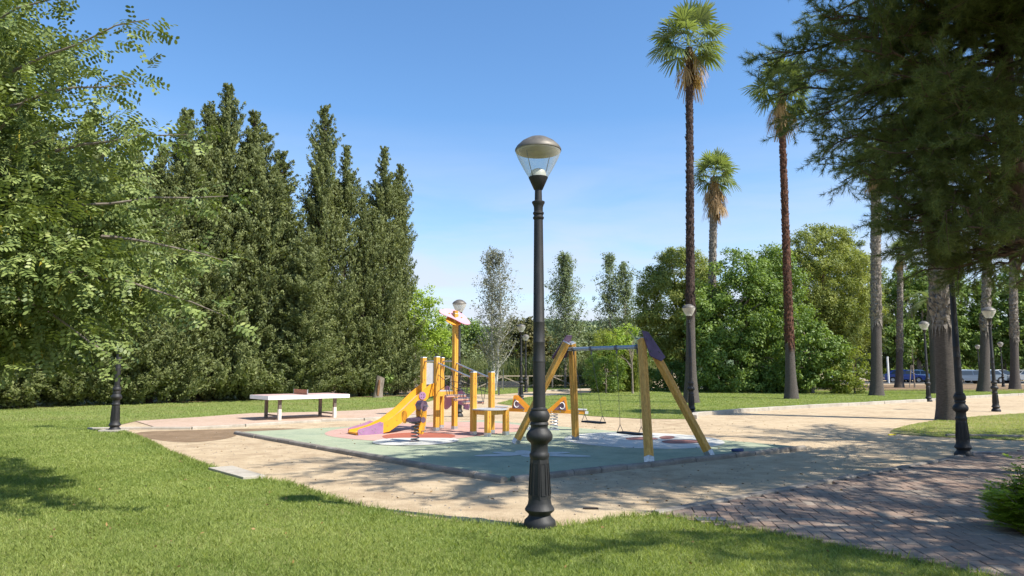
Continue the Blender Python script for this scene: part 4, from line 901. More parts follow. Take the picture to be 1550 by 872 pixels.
# ------------------------------------------------------------------ street lamps
def lamp_parts(root, head=True, milky=True, lod=24, plinth=False):
    zo = 0.
    prof = [(.0, -.06), (.155, -.06), (.157, .045), (.15, .075), (.118, .105), (.108, .125), (.112, .14), (.142, .165), (.146, .18), (.138, .195), (.118, .225), (.113, .25), (.108, .28)]
    body = [(.108, .28), (.098, .45), (.089, .66)]
    top = [(.07, .28), (.07, .66), (.089, .66), (.098, .685), (.099, .705), (.09, .72), (.084, .74), (.083, .80), (.09, .815), (.112, .835), (.128, .865), (.128, .895), (.112, .93), (.09, .95), (.084, .965), (.086, .985), (.094, .995), (.092, 1.01), (.082, 1.02), (.092, 1.035), (.102, 1.065), (.102, 1.09), (.094, 1.115), (.083, 1.13), (.085, 1.145), (.066, 1.155), (.063, 1.165)]
    m = MB(); m.lathe(prof + top, lod, flute=(lambda k, z: 1 + (.035 if k % 2 else -.02) * (1 if .83 < z < .93 or 1.04 < z < 1.11 else 0)))
    m.build('base', M['lamp_iron'], root)
    # tapered eight-sided body with raised panels
    m = MB(); oct_ = [(math.cos(R(22.5 + 45 * k)), math.sin(R(22.5 + 45 * k))) for k in range(8)]
    m.loft((0, 0, .28), (0, 0, .66), [(x * .113, y * .113) for x, y in oct_], caps=True, prof2=[(x * .092, y * .092) for x, y in oct_])
    for k in range(8):
        a = R(45 * k); o = Vector((math.cos(a), math.sin(a), 0)); s_ = Vector((-o.y, o.x, 0))
        for dx_ in (-.022, .022): m.beam(o * (.1065 - 0) + s_ * dx_ * 1.15 + Vector((0, 0, .32)), o * .0885 + s_ * dx_ + Vector((0, 0, .62)), .005, .008, up=o)
        for zz, rr in ((.32, .1055), (.62, .0885)): m.beam(o * rr - s_ * .024 + Vector((0, 0, zz)), o * rr + s_ * .024 + Vector((0, 0, zz)), .008, .005, up=o)
    m.build('base_panels', M['lamp_iron'], root)
    m = MB(); sh = [(.063, 1.165), (.0605, 1.6), (.0605, 1.605), (.062, 1.61), (.062, 1.622), (.0600, 1.627), (.0585, 1.80), (.060, 1.804), (.060, 1.814), (.058, 1.818), (.057, 2.0), (.0585, 2.004), (.0585, 2.014), (.0565, 2.018), (.046, 3.06), (.055, 3.07), (.057, 3.085), (.048, 3.095), (.047, 3.11), (.056, 3.12), (.056, 3.135), (.046, 3.145), (.047, 3.19), (.055, 3.215), (.066, 3.235), (.066, 3.248), (.038, 3.262), (.036, 3.38)]
    m.lathe(sh, lod); m.build('shaft', M['lamp_iron'], root)
    if head:
        m = MB(); m.lathe([(.036, 3.37), (.045, 3.375), (.098, 3.495), (.100, 3.505), (.09, 3.505)], lod); m.build('collar', M['lamp_iron'], root)
        m = MB(); m.lathe([(.098, 3.504), (.155, 3.60), (.206, 3.70), (.232, 3.765), (.236, 3.79)], 32); m.build('glass', M['lamp_glass_milky' if milky else 'lamp_glass'], root)
        cap = MB(); cap.lathe([(.226, 3.785), (.240, 3.785), (.240, 3.80), (.222, 3.83), (.17, 3.88), (.10, 3.92), (.04, 3.935), (.0, 3.937)], 32); co = cap.build('cap', M['lamp_cap'], root)
        m = MB(); m.lathe([(.02, 3.86), (.19, 3.84), (.222, 3.80), (.228, 3.772), (.221, 3.77), (.205, 3.80)], 28); m.build('reflector', M['lamp_inner'], root)
        m = MB(); m.lathe([(.085, 3.505), (.083, 3.54), (.070, 3.575), (.045, 3.59), (.0, 3.595)], 20); m.build('diffuser', M['lamp_white'], root)
        for k in range(2):
            a = k * math.pi + .4; m = MB(); m.tube([(math.cos(a) * .085, math.sin(a) * .085, 3.51), (math.cos(a) * .13, math.sin(a) * .13, 3.62), (math.cos(a) * .175, math.sin(a) * .175, 3.76)], .004, 5); m.build('rod', M['steel_dark'], root)
    else:
        m = MB(); m.lathe([(.036, 3.37), (.045, 3.375), (.098, 3.495), (.0, 3.5)], lod); m.build('collar', M['lamp_iron'], root)
def lamp(px, py, label, group, src=None, ztop=None, **kw):
    b = G(px, py); root = src
    if src is None:
        root = empty('street_lamp', b); lamp_parts(root, **kw)
    else: root = copy_tree(src)
    if 'large black lamp' in label: root.scale = (1.036, 1.036, 1.036)
    root.location = b; root.rotation_euler = (0, 0, rng.uniform(0, .5)); tag(root, label, 'street lamp', group); return root
GL = 'black lamp posts of the park'
lamp(817, 799, 'large black lamp post with clear glass head in the foreground, nearest to the viewer', GL, milky=False, lod=32)
lp = lamp(1047, 626, 'lamp post with grey cap standing in front of the tallest palm trunk', GL)
lamp(173, 654, 'black lamp post under the carob tree at the left, its head hidden in leaves', GL, lp)
lamp(1459, 692, 'black lamp post at the edge of the brick paving, its head hidden by pine branches', GL, lp)
lamp(1406, 608, 'pale headed lamp post just left of the thick leaning palm trunk', GL, lp)
lamp(1508, 623, 'pale headed lamp post standing near the right edge on the dry lawn', GL, lp)
lamp(1519, 586, 'small distant lamp post in front of parked cars, right of the larger pale headed one', GL, lp)
lamp(1484, 583, 'tiny distant lamp post partly hidden by a palm trunk before the parked cars', GL, lp)
lamp(694, 631, 'lamp post right behind the pink canopy of the climbing tower', GL, lp)
lamp(789, 605, 'lamp post left of the big foreground one, nearer of the two small ones', GL, lp)
lamp(796, 594, 'smaller lamp post right behind the nearer one, left of the big foreground lamp', GL, lp)
b = G(172, 654); m = MB(); m.box((b.x, b.y, .03), (.55, .45, .07)); tag(m.build('pavement', M['concrete'], bevel=.01), kind='structure')
# ------------------------------------------------------------------ climbing frame with slide
UU = Vector((.737, .676, 0)).normalized(); VV = Vector((.676, -.737, 0)).normalized(); UP = Vector((0, 0, 1))
C0 = Vector((-1.886, 18.54, .05))
PW = .062
def post_prof(w=PW):
    g_, d_ = .010, .010; b_ = .012; pr = []
    for k in range(4):
        c_, s_ = [(1, 0), (0, 1), (-1, 0), (0, -1)][k]
        for x, y in ((w, -w + b_), (w, -g_), (w - d_, 0), (w, g_), (w, w - b_)): pr.append((x * c_ - y * s_, x * s_ + y * c_))
    return pr
def post(root, p, h, xdir, wood='timber', w=PW, cap=True, foot=.085):
    m = MB(); m.loft(p + UP * foot, p + UP * h, post_prof(w), x=xdir); o = m.build('post', M[wood], root)
    m = MB(); q = w * .97; m.loft(p, p + UP * foot, [(-q, -q), (q, -q), (q, q), (-q, q)], x=xdir); m.build('foot', M['galv'], o)
    if cap: m = MB(); q = w * .98; m.loft(p + UP * h, p + UP * (h + .02), [(-q, -q), (q, -q), (q, q), (-q, q)], x=xdir, prof2=[(-q * .8, -q * .8), (q * .8, -q * .8), (q * .8, q * .8), (-q * .8, q * .8)]); m.build('cap', M['galv'], o)
    m = MB()
    for z in (h - .12, h - .26, h - .56):
        if z > .3: m.disc(p + UP * z + VV * (w + .004), VV, .014, .012, 8)
    m.build('bolts', M['bolt'], o); return o
def climbing_frame(B0=C0):
    root = empty('climbing_frame', (B0.x, B0.y, .05), 0, 'yellow climbing frame with slide, net bridge, low table and pink potato shaped canopy', 'climbing frame')
    C0 = Vector((0, 0, 0))
    T = lambda a, b, z=0.: C0 + UU * a + VV * b + UP * z
    hs_ = .29
    P1, P2, P3, P4 = T(-hs_, -hs_), T(-hs_, hs_), T(hs_, -hs_), T(hs_, hs_)
    for p, h in ((P1, 1.83), (P2, 1.84), (P3, 1.83), (P4, 2.97)): post(root, p, h, UU)
    P5, P6 = T(-hs_ - .03, hs_ + 1.50), T(hs_ - .02, hs_ + 1.47); P7, P8 = P5 + VV * .52, P6 + VV * .52
    for p in (P5, P6): post(root, p, 1.46, UU)
    for p in (P7, P8): post(root, p, .58, UU, cap=False)
    # deck
    m = MB(); m.box(T(0, 0, .985), (.60, .60, .03), UU, VV * -1); m.build('deck', M['grey_panel'], root, .004)
    for a, b_, q in ((P2, P4, VV), (P1, P3, -VV), (P1, P2, -UU), (P3, P4, UU)):
        m = MB(); d = (b_ - a).normalized(); m.beam(a + d * .065 + UP * .91 + q * .0, b_ - d * .065 + UP * .91 + q * .0, .035, .115); m.build('deck_beam', M['timber'], root, .004)
    # top rails, grey panel
    for a, b_ in ((P1, P2), (P3, P4), (P1, P3)):
        d = (b_ - a).normalized(); m = MB(); m.tube([a + d * .05 + UP * 1.74, b_ - d * .05 + UP * 1.74], .017, 8); m.build('rail', M['galv'], root)
    m = MB(); d = (P3 - P1).normalized(); m.box((P1 + P3) / 2 + UP * 1.42, (.40, .012, .56), d, VV); m.build('side_panel', M['grey_panel'], root, .003)
    # canopy: tilted bean shaped board
    cp_ = P4 + UP * 2.92
    nn = Vector((.22, -.62, .72)).normalized(); ex = Vector((1, 0, -.36)); ex = (ex - nn * ex.dot(nn)).normalized()
    pts = []
    for k in range(40):
        t = 2 * math.pi * k / 40; x, y = .44 * math.cos(t), .185 * math.sin(t); y += .05 * math.cos(2.0 * x * 3.2) - .02
        y += .06 * math.sin(x * 3.6) * -1; pts.append((x, y))
    m = MB(); m.prism(pts, -.009, .009, cp_, ex, nn.cross(ex)); m.build('canopy', M['pink_board'], root)
    m = MB(); m.disc(cp_ - UP * .13 + Vector((-.04, -.02, 0)), (nn + Vector((0, 0, -.1))), .21, .02, 28, .16, ex); m.build('canopy_underboard', M['orange_board'], root)
    for dx_ in (-.17, .17): m = MB(); m.beam(cp_ + ex * dx_ - nn * .13, cp_ + ex * dx_ + nn * .025, .035, .035, up=ex); m.build('canopy_bracket', M['timber'], root)
    m = MB(); m.loft(P4 + UP * 2.97, P4 + UP * 3.05, post_prof(PW * .9), x=UU); m.build('post_top', M['timber'], root)
    # slide
    sd = Vector((-.80, -.60, 0)); wd = Vector((.60, -.80, 0)); s0 = (P1 + P2) / 2 - UU * .03 - Vector((0, 0, .05)) + Vector((.02, -.02, 0))
    prof = [(0, 1.24), (.12, 1.215), (.43, .985), (.845, .635), (1.25, .375), (1.6, .24), (1.85, .185), (2.06, .155)]
    bed = [(-.02, 1.06), (.12, 1.03), (.43, .79), (.845, .45), (1.25, .20), (1.6, .115), (1.85, .095), (2.06, .085)]
    low = [(0, .93), (.14, .90), (.43, .68), (.845, .335), (1.25, .10), (1.5, .062), (1.85, .058), (2.06, .058)]
    hw = .245
    for sg in (-1, 1):
        c_ = s0 + wd * hw * sg; poly = prof + low[::-1]
        m = MB(); m.prism([(s_, z) for s_, z in poly], -.0125, .0125, c_, sd, UP); m.build('slide_side', M['slide_yellow'], root)
        m = MB(); m.prism([(1.42, .055), (1.42, .315), (1.50, .34), (1.75, .26), (2.02, .20), (2.07, .17), (2.06, .055)], -.010, .010, c_ + wd * .0235 * sg, sd, UP); pn = m.build('slide_end_panel', M['lilac'], root)
        m = MB()
        for s_, z in ((1.47, .11), (1.47, .28), (1.62, .19), (1.70, .17), (1.62, .10), (1.98, .10), (1.93, .16), (2.02, .13)): m.disc(c_ + wd * .036 * sg + sd * s_ + UP * z, wd, .012, .012, 8)
        m.build('bolts', M['bolt_grey'], pn)
        m = MB()
        for s_, z in ((.3, .95), (.55, .74), (.8, .53), (1.05, .36), (1.3, .24)): m.disc(c_ + wd * .016 * sg + sd * s_ + UP * z, wd, .012, .008, 8)
        m.build('bolts', M['bolt'], root)
    m = MB(); vs_ = []
    for s_, z in bed: vs_ += [s0 + sd * s_ - wd * (hw - .013) + UP * z, s0 + sd * s_ + wd * (hw - .013) + UP * z]
    vs_ += [v_ - UP * .02 for v_ in vs_]; n = len(bed)
    m.add(vs_, [(2 * i, 2 * i + 1, 2 * i + 3, 2 * i + 2) for i in range(n - 1)] + [(2 * n + 2 * i, 2 * n + 2 * i + 1, 2 * n + 2 * i + 3, 2 * n + 2 * i + 2) for i in range(n - 1)] + [(2 * n - 2, 2 * n - 1, 4 * n - 1, 4 * n - 2)], True); m.build('slide_bed', M['slide_bed'], root)
    m = MB(); e_ = s0 + sd * 2.065 + UP * .09; m.tube([e_ - wd * .235, e_ + wd * .235], .03, 10); m.build('slide_lip', M['slide_yellow'], root)
    m = MB(); q = s0 + wd * (hw + .022) + sd * .36 + UP * .93; m.disc(q, wd, .095, .02, 24); dd = m.build('side_disc', M['lilac'], root)
    m = MB()
    for a in (45, 135, 225, 315): m.disc(q + wd * .014 + sd * .05 * math.cos(R(a)) + UP * .05 * math.sin(R(a)), wd, .011, .01, 8)
    m.build('bolts', M['steel_dark'], dd)
    # purple play panel on the far side
    pp = [(0, .0), (.02, .36), (0, .52), (.03, .62), (.10, .66), (.17, .62), (.19, .50), (.30, .44), (.42, .46), (.50, .52), (.62, .50), (.72, .36), (.78, .18), (.80, .02), (.73, -.03), (.66, .02), (.62, .10), (.42, .15), (.26, .12), (.16, .02), (.08, -.03)]
    m = MB(); m.prism([(x * .92, y * .92) for x, y in smooth_poly(pp, 1)], -.01, .01, T(hs_ + .08, -hs_ + .02, .50), Vector((.93, -.36, 0)), UP); m.build('play_panel', M['lilac'], root)
    # bridge rails, rungs, ropes
    for a, b_, k in ((P2, P5, 1), (P4, P6, -1)):
        r0, r1 = a + UP * 1.69 - UU * .04 * 0, b_ + UP * 1.33; d = (b_ - a).normalized()
        m = MB(); m.tube([r0 + d * .06, r1 - d * .06], .019, 8); m.build('handrail', M['galv'], root)
        l0, l1 = a + UP * 1.28, b_ + UP * 1.0
        def rp(t): return r0.lerp(r1, t)
        def nt(t): return (a.lerp(b_, t) + UP * (1.0 + (.62 - 1.0) * t - .05 * math.sin(math.pi * t)))
        m = MB()
        for t0, t1 in ((.18, .30), (.42, .30), (.42, .54), (.66, .54), (.66, .78), (.9, .78)): m.tube([rp(t0), nt(t1)], .008, 5)
        m.tube([a + UP * 1.42, rp(.5) - UP * .42, b_ + UP * .95], .008, 5); m.tube([a + UP * .95, rp(.42) - UP * .30, b_ + UP * 1.18], .008, 5)
        m.build('rope_net', M['rope'], root)
        for t in (.18, .42, .66, .9): m = MB(); m.tube([rp(t) - UP * .005, rp(t) - UP * .06], .018, 8); m.build('rope_clamp', M['bolt'], root)
    for t in (.28, .52, .76):
        a = P2.lerp(P5, t); b_ = P4.lerp(P6, t); z = UP * (.95 - .30 * t)
        m = MB(); d = (b_ - a).normalized(); m.beam(a - d * .03 + z, b_ + d * .03 + z, .085, .05); rg = m.build('step', M['step_red'], root, .012)
        m = MB(); m.beam(a - d * .035 + z + UP * .032, b_ + d * .035 + z + UP * .032, .10, .012); m.build('step_plate', M['galv'], rg)
    # low table
    cc = (P5 + P8) / 2; m = MB(); m.disc(cc + UP * .600, UP, .42, .022, 36); m.build('table_top', M['grey_panel'], root)
    for a, b_ in ((P5, P6), (P5, P7), (P7, P8), (P6, P8)):
        d = (b_ - a).normalized(); m = MB(); m.beam(a + d * .06 + UP * .53, b_ - d * .06 + UP * .53, .035, .10); m.build('table_beam', M['timber'], root, .004)
climbing_frame()

# ------------------------------------------------------------------ spring rider
def helix(m, c, r0, r1, z0, z1, turns, th, seg=14):
    pts = []
    for i in range(int(turns * seg) + 1):
        t = i / (turns * seg); a = 2 * math.pi * turns * t; r = r0 + (r1 - r0) * t; pts.append(Vector(c) + Vector((r * math.cos(a), r * math.sin(a), z0 + (z1 - z0) * t)))
    m.tube(pts, th, 6)
def spring_rider():
    b = G(628, 669.5, .05); root = empty('spring_rider', b, 0, 'small orange spring rider with brown round head on a coil spring beside the slide', 'spring rider')
    fw = Vector((.80, .60, 0)); sd = Vector((.60, -.80, 0))
    m = MB(); m.lathe([(0, .0), (.12, .0), (.12, .02), (0, .02)], 16); m.build('base_plate', M['galv'], root)
    m = MB(); helix(m, (0, 0, 0), .085, .075, .03, .40, 5.5, .0125); m.build('spring', M['steel_dark'], root)
    m = MB(); m.box((0, 0, .42), (.22, .14, .03), fw, sd * -1); m.build('mounting_plate', M['steel_dark'], root)
    m = MB(); m.prism([(-.24, .46), (-.22, .50), (.08, .52), (.08, .44), (-.2, .43)], -.095, .095, (0, 0, 0), fw, UP); m.build('seat', M['plum_light'], root, .01)
    bp = [(.04, .18), (.12, .16), (.17, .22), (.17, .36), (.20, .46), (.22, .60), (.20, .74), (.14, .78), (.08, .74), (.07, .62), (.09, .52), (.07, .40), (.03, .30)]
    for sg in (-.10, .10): m = MB(); m.prism(smooth_poly(bp, 1), -.012, .012, sd * sg, fw, UP); m.build('body_board', M['orange_board'], root)
    m = MB(); m.prism(smooth_poly([(-.30, .42), (-.22, .40), (-.20, .52), (-.21, .64), (-.27, .68), (-.33, .62)], 1), -.012, .012, sd * .0, fw, UP); m.build('back_board', M['orange_board'], root)
    m = MB(); m.disc(fw * .15 + UP * .76, sd, .085, .23, 20, .115, fw); m.build('head', M['plum_light'], root)
    m = MB(); m.disc(fw * .13 + UP * .47, sd, .06, .235, 16); m.build('side_disc', M['plum_light'], root)
    for z, x, w in ((.76, .15, .27), (.24, .10, .24)):
        for s_ in (-1, 1): m = MB(); m.tube([fw * x + UP * z + sd * s_ * .1, fw * x + UP * z + sd * s_ * w], .015, 8); m.build('handle' if z > .5 else 'footrest', M['galv'], root)
spring_rider()
# ------------------------------------------------------------------ spring see-saw
def seesaw():
    a = P(755, 619, 18.6); b = P(886, 624, 18.25); a.z = .56; b.z = .50
    root = empty('spring_seesaw', ((a.x + b.x) / 2, (a.y + b.y) / 2, .05), 0, 'orange spring see-saw with two triangular hand grips behind the foreground lamp post', 'see-saw')
    o = Vector(root.location); d = (b - a).normalized(); n = Vector((-d.y, d.x, 0)); L = (b - a).length; a = a - o; b = b - o; up = d.cross(n) * -1
    up = UP
    for x in (.36, .64):
        c = a + d * L * x; m = MB(); helix(m, (c.x, c.y, 0), .10, .10, .02, c.z - .05, 5.5, .013); m.build('spring', M['galv'], root)
    m = MB(); c = a + d * L * .5; m.box((c.x, c.y, .01), (.9, .3, .02), (d.x, d.y, 0)); m.build('base_plate', M['galv'], root)
    for s_ in (-.11, .11):
        m = MB(); m.beam(a + n * s_ + d * .28, b + n * s_, .022, .085); m.build('beam', M['orange_board'], root, .004)
        m = MB()
        for x in (.3, .4, .62, .72, .93): m.disc(a + d * L * x + n * (s_ * 1.13), n, .014, .01, 8)
        m.build('bolts', M['bolt_grey'], root)
        for x0, fl in ((.16, 1), (.80, -1)):
            q = a + d * L * x0 + n * s_ + UP * .03; tri = [(0, 0), (.48 * fl, 0), (.46 * fl, .04), (.13 * fl, .34), (.05 * fl, .34)]
            if fl < 0: tri = tri[::-1]
            m = MB(); m.prism(tri, -.012, .012, q, d, UP); m.build('grip_board', M['orange_board'], root)
            tr2_ = [(.03 * fl, .01), (.34 * fl, .01), (.08 * fl, .26)]
            if fl < 0: tr2_ = tr2_[::-1]
            m = MB(); m.prism(tr2_, -.008, .008, q - n * (.022 if s_ < 0 else -.022), d, UP); m.build('grip_inlay', M['plum_light'], root)
    for x0, fl in ((.16, 1), (.80, -1)):
        q = a + d * L * x0 - n * .155 + UP * .03; m = MB(); pts = [q + d * (.13 + .06 * math.cos(t)) * fl + UP * (.12 + .08 * math.sin(t)) for t in np.linspace(R(40), R(330), 12)]; m.tube(pts, .012, 6); m.build('handle', M['white_paint'], root)
    for x in (.03, .94):
        m = MB(); m.box(a + d * L * x + UP * .065, (.34, .27, .03), d, n); m.build('seat', M['grey_panel'], root, .01)
    m = MB(); m.box(b + n * -.11 + d * .04, (.08, .03, .07), d, n); m.build('end_cap', M['white_paint'], root)
seesaw()
# ------------------------------------------------------------------ swing
def swing():
    A = Vector((1.19, 14.82, 2.0)); B = Vector((2.44, 13.10, 2.0)); bd = (B - A); bd.z = 0; bd.normalize(); f = Vector((.81, .586, 0))
    root = empty('swing_set', (1.8, 14, .05), 0, 'wooden swing frame with slanting legs, steel beam and plum coloured corner plates', 'swing'); o = Vector(root.location)
    A -= o; B -= o
    feet = {'L1': Vector((.065, 15.08, .05)) - o, 'L2': Vector((1.395, 15.86, .05)) - o, 'R1': Vector((2.27, 12.0, .05)) - o, 'R2': Vector((3.53, 12.9, .05)) - o}
    for key, ap, sg in (('L1', A, -1), ('L2', A, 1), ('R1', B, -1), ('R2', B, 1)):
        ft = feet[key]; tp = ap + f * .075 * sg + UP * .13; d = (tp - ft).normalized()
        m = MB(); m.loft(ft + d * .11, tp, post_prof(.062), x=f); lg = m.build('leg', M['timber_swing'], root)
        m = MB(); w = .059; m.loft(ft, ft + d * .11, [(-w, -w), (w, -w), (w, w), (-w, w)], x=f); m.build('foot', M['galv'], lg)
        m = MB(); m.loft(tp, tp + d * .02, [(-.062, -.062), (.062, -.062), (.062, .062), (-.062, .062)], x=f, prof2=[(-.05, -.05), (.05, -.05), (.05, .05), (-.05, .05)]); m.build('cap', M['galv'], lg)
    m = MB(); m.tube([A - bd * .05, B + bd * .05], .038, 14); m.build('top_beam', M['galv_blue'], root)
    for ap, ftm, sg in ((A, (feet['L1'] + feet['L2']) / 2, -1), (B, (feet['R1'] + feet['R2']) / 2, 1)):
        dn = (ap - ftm).normalized(); nrm_ = f.cross(dn).normalized(); 
        if nrm_.dot(bd) * sg < 0: nrm_ = -nrm_
        q = ap + nrm_ * .13 + dn * .02
        poly = [(-.09, .24), (.06, .22), (.30, -.28), (.16, -.36), (-.09, -.26)] if sg > 0 else [(.10, .24), (-.05, .24), (-.30, -.26), (-.17, -.36), (.10, -.24)]
        m = MB(); m.prism(poly, -.008, .008, q, f, dn); pl = m.build('corner_plate', M['plum'], root)
        m = MB()
        for x, y in ((-.04, .07), (.08, .07), (-.04, -.17), (.18, -.18)): m.disc(q + f * x * sg + dn * y + nrm_ * .012, nrm_, .016, .012, 8)
        m.build('bolts', M['steel_dark'], pl)
    def pt(t): return A.lerp(B, t)
    for t0, t1, zs_, sw in ((.065, .317, .52, -.28), (.654, .911, .40, -.06)):
        zf = zs_ - o.z; ends = []
        for t in (t0, t1):
            p = pt(t); m = MB(); m.tube([p - bd * .03, p + bd * .03], .05, 12); m.tube([p - UP * .03, p - UP * .12], .016, 8); hb = m.build('hanger', M['steel_dark'], root)
            e = Vector((p.x, p.y, zf)) + f * sw * -1
            top_ = p - UP * .11; ends.append(e); n = 44; m = MB(); dv = e + UP * .14 - top_; 
            for k in range(n):
                c1 = top_ + dv * (k / n); c2 = top_ + dv * ((k + 1.25) / n); sx = (bd if k % 2 else f) * .009
                m.tube([c1 - sx, c2 - sx], .0028, 4, False); m.tube([c1 + sx, c2 + sx], .0028, 4, False)
            for s_ in (-1, 1): m.tube([e + UP * .14, e + f * s_ * .07 + UP * .02], .006, 5)
            m.build('chain', M['steel_dark'], root)
        c = (ends[0] + ends[1]) / 2; wdt = (ends[1] - ends[0]).length
        m = MB(); m.box(c, (wdt + .02, .19, .035), bd, Vector((-bd.y, bd.x, 0))); m.build('seat', M['rubber_black'], root, .012)
swing()
# ------------------------------------------------------------------ table tennis table
def tt():
    A = Vector((-7.42, 21.9, 0)); ld = Vector((.755, .656, 0)).normalized(); sd_ = Vector((-ld.y, ld.x, 0)); L, W = 2.74, 1.50
    root = empty('table_tennis_table', A + ld * L / 2 + sd_ * W / 2, 0, 'white edged outdoor table tennis table with rusty net on the pink sand', 'table'); 
    m = MB(); m.box((0, 0, .705), (L, W, .115), ld, sd_); m.build('table_edge', M['white_paint'], root, .004)
    m = MB(); m.box((0, 0, .768), (L - .06, W - .06, .006), ld, sd_); m.build('table_top', M['tt_top'], root)
    m = MB(); m.box((0, 0, .85), (.015, .98, .16), ld, sd_); m.build('net', M['rust'], root)
    m = MB()
    for s_ in (-1, 1): m.box(sd_ * s_ * .505 + UP * .85, (.03, .03, .17), ld, sd_)
    m.build('net_holder', M['galv'], root)
    for i in (-1, 1):
        for j in (-1, 1):
            p = ld * i * .93 + sd_ * j * .52 - sd_ * .05; m = MB(); m.box(p + UP * .32, (.09, .09, .66), ld, sd_); lg = m.build('leg', M['tt_leg'], root)
            if j < 0: m = MB(); m.box(p + UP * .17, (.096, .096, .36), ld, sd_); m.build('painted_foot', M['tt_white_leg'], lg)
        m = MB(); m.beam(ld * i * .93 - sd_ * .50 + UP * .14, ld * i * .93 + sd_ * .40 + UP * .14, .05, .04); m.build('stretcher', M['tt_leg'], root)
tt()
# ------------------------------------------------------------------ litter bin
for px_, Y_, lab_ in ((1330, 100, 'dark green backdrop tree behind the left grey palm trunk'), (1402, 101, 'dark green backdrop tree behind the parked blue cars'), (1450, 103, 'dark green backdrop tree left of the low beige building'), (1530, 101, 'dark green backdrop tree right of the low beige building')):
    tree(lab_, 'tree', at(px_, Y_), 5, 3, .15, [(0, 0, 2.4, 4.2, 2, 2.5), (2, -.5, 1.4, 3, 1.5, 1.5)], 150, 60, .6, .34, .2, 'broad_leaf', 'bark_tree', group='low trees behind the car park', inner=.5)
def bin_():
    b = G(711, 631); root = empty('litter_bin', b, 0, 'dark hanging litter bin tilted on its post behind the rope bridge', 'litter bin')
    m = MB(); m.tube([(.1, .05, 0), (.1, .05, .95)], .03, 8); m.build('post', M['lamp_iron'], root)
    m = MB(); m.lathe([(0, -.26), (.10, -.26), (.13, .24), (.135, .26), (.12, .26), (.09, -.24)], 18, flute=lambda k, z: 1 + (.03 if k % 2 else 0)); o = m.build('bucket', M['steel_dark'], root); o.location = (-.06, 0, .50); o.rotation_euler = (0, R(14), 0)
bin_()
# ------------------------------------------------------------------ cars, buildings beyond
def car(px, Y, paint, label, L=4.2, H=1.48, rz=0., est=False):
    root = empty('parked_car', (P(px, 560, Y).x, Y, .02), rz, label, 'car', 'cars parked beyond the lawn'); W = 1.72
    side = [(-L / 2, .35), (-L / 2 + .03, .62), (-L / 2 + .12, .82), (-L * .26, .92), (-L * .13, 1.30), (-L * .05, H - .02), (L * .12, H), (L * .30, H - .08), (L * .43, 1.0), (L / 2 - .03, .92), (L / 2, .6), (L / 2 - .02, .32)]
    if est: side[6:9] = [(L * .2, H), (L * .40, H - .06), (L * .46, 1.0)]
    arch = []
    for cx in (L * .31, -L * .31):
        arch += [(cx + .36 * math.cos(a), .30 + .36 * math.sin(a)) for a in np.linspace(.15, math.pi - .15, 7)]
    poly = side + [(L / 2 - .05, .24)] + arch + [(-L / 2 + .05, .24)]
    m = MB(); n = len(poly); vs_ = []
    for yy, s_ in ((-W / 2, .86), (-W / 2 * .97, 1), (W / 2 * .97, 1), (W / 2, .86)):
        for x, z in poly: 
            yo = yy * (1 - .16 * max(0, (z - .92) / .55)); vs_.append((x * (s_ * .02 + .98), yo, z if s_ == 1 else .3 + (z - .3) * .985))
    fs = [(j * n + i, j * n + (i + 1) % n, (j + 1) * n + (i + 1) % n, (j + 1) * n + i) for j in range(3) for i in range(n)] + [tuple(range(n)), tuple(range(3 * n, 4 * n))]
    m.add(vs_, fs); m.build('body', M[paint], root, .03)
    for sg in (-1, 1):
        y0 = lambda z: sg * (W / 2 * (1 - .16 * max(0, (z - .92) / .55)) + .006)
        for xa, xb, ta, tb in ((-L * .235, -.02, -L * .11, -.02), (.04, L * .36, .04, L * .27)):
            m = MB(); q = [(xa, .95), (xb, .95), (tb, H - .13), (ta, H - .13)]
            m.add([(x, y0(z), z) for x, z in q] + [(x, y0(z) - sg * .01, z) for x, z in q], [(0, 1, 2, 3), (7, 6, 5, 4)] + [(i, (i + 1) % 4, 4 + (i + 1) % 4, 4 + i) for i in range(4)]); m.build('window', M['window_dark'], root)
        for cx in (-L * .31, L * .31):
            m = MB(); m.disc((cx, sg * (W / 2 - .09), .31), (0, 1, 0), .31, .19, 20); w = m.build('wheel', M['tyre'], root)
            m = MB(); m.disc((cx, sg * (W / 2 + .008), .31), (0, 1, 0), .19, .012, 14); m.build('rim', M['rim'], w)
        m = MB(); m.box((-L / 2 + .06, sg * .62, .68), (.10, .32, .14)); m.build('headlight', M['headlight'], root)
    m = MB(); q = [(-L * .262, .93), (-L * .128, 1.30), (-L * .062, H - .06)]
    m.add([(x - .012, s_ * .68, z) for x, z in q for s_ in (-1, 1)], [(0, 1, 3, 2), (2, 3, 5, 4)]); m.build('windscreen', M['window_dark'], root)
    return root
car(1368, 82, 'car_blue', 'bright blue car parked beyond the lawn next to the distant palm trunk', rz=R(160))
car(1388, 84, 'car_paleblue', 'pale blue car parked right of the bright blue one', rz=R(175))
car(1464, 74, 'car_slate', 'dark slate car with large window parked right of the thick palm trunk', L=4.6, rz=R(185), est=True)
car(1488, 79, 'car_silver', 'silver grey car parked behind the tiny distant lamp post', rz=R(5))
car(1512, 80, 'car_dark', 'dark car parked in the shade behind the small distant lamp', rz=R(182))
car(1548, 79, 'car_white', 'pale car cut off at the right edge behind the palm trunks', rz=R(2))
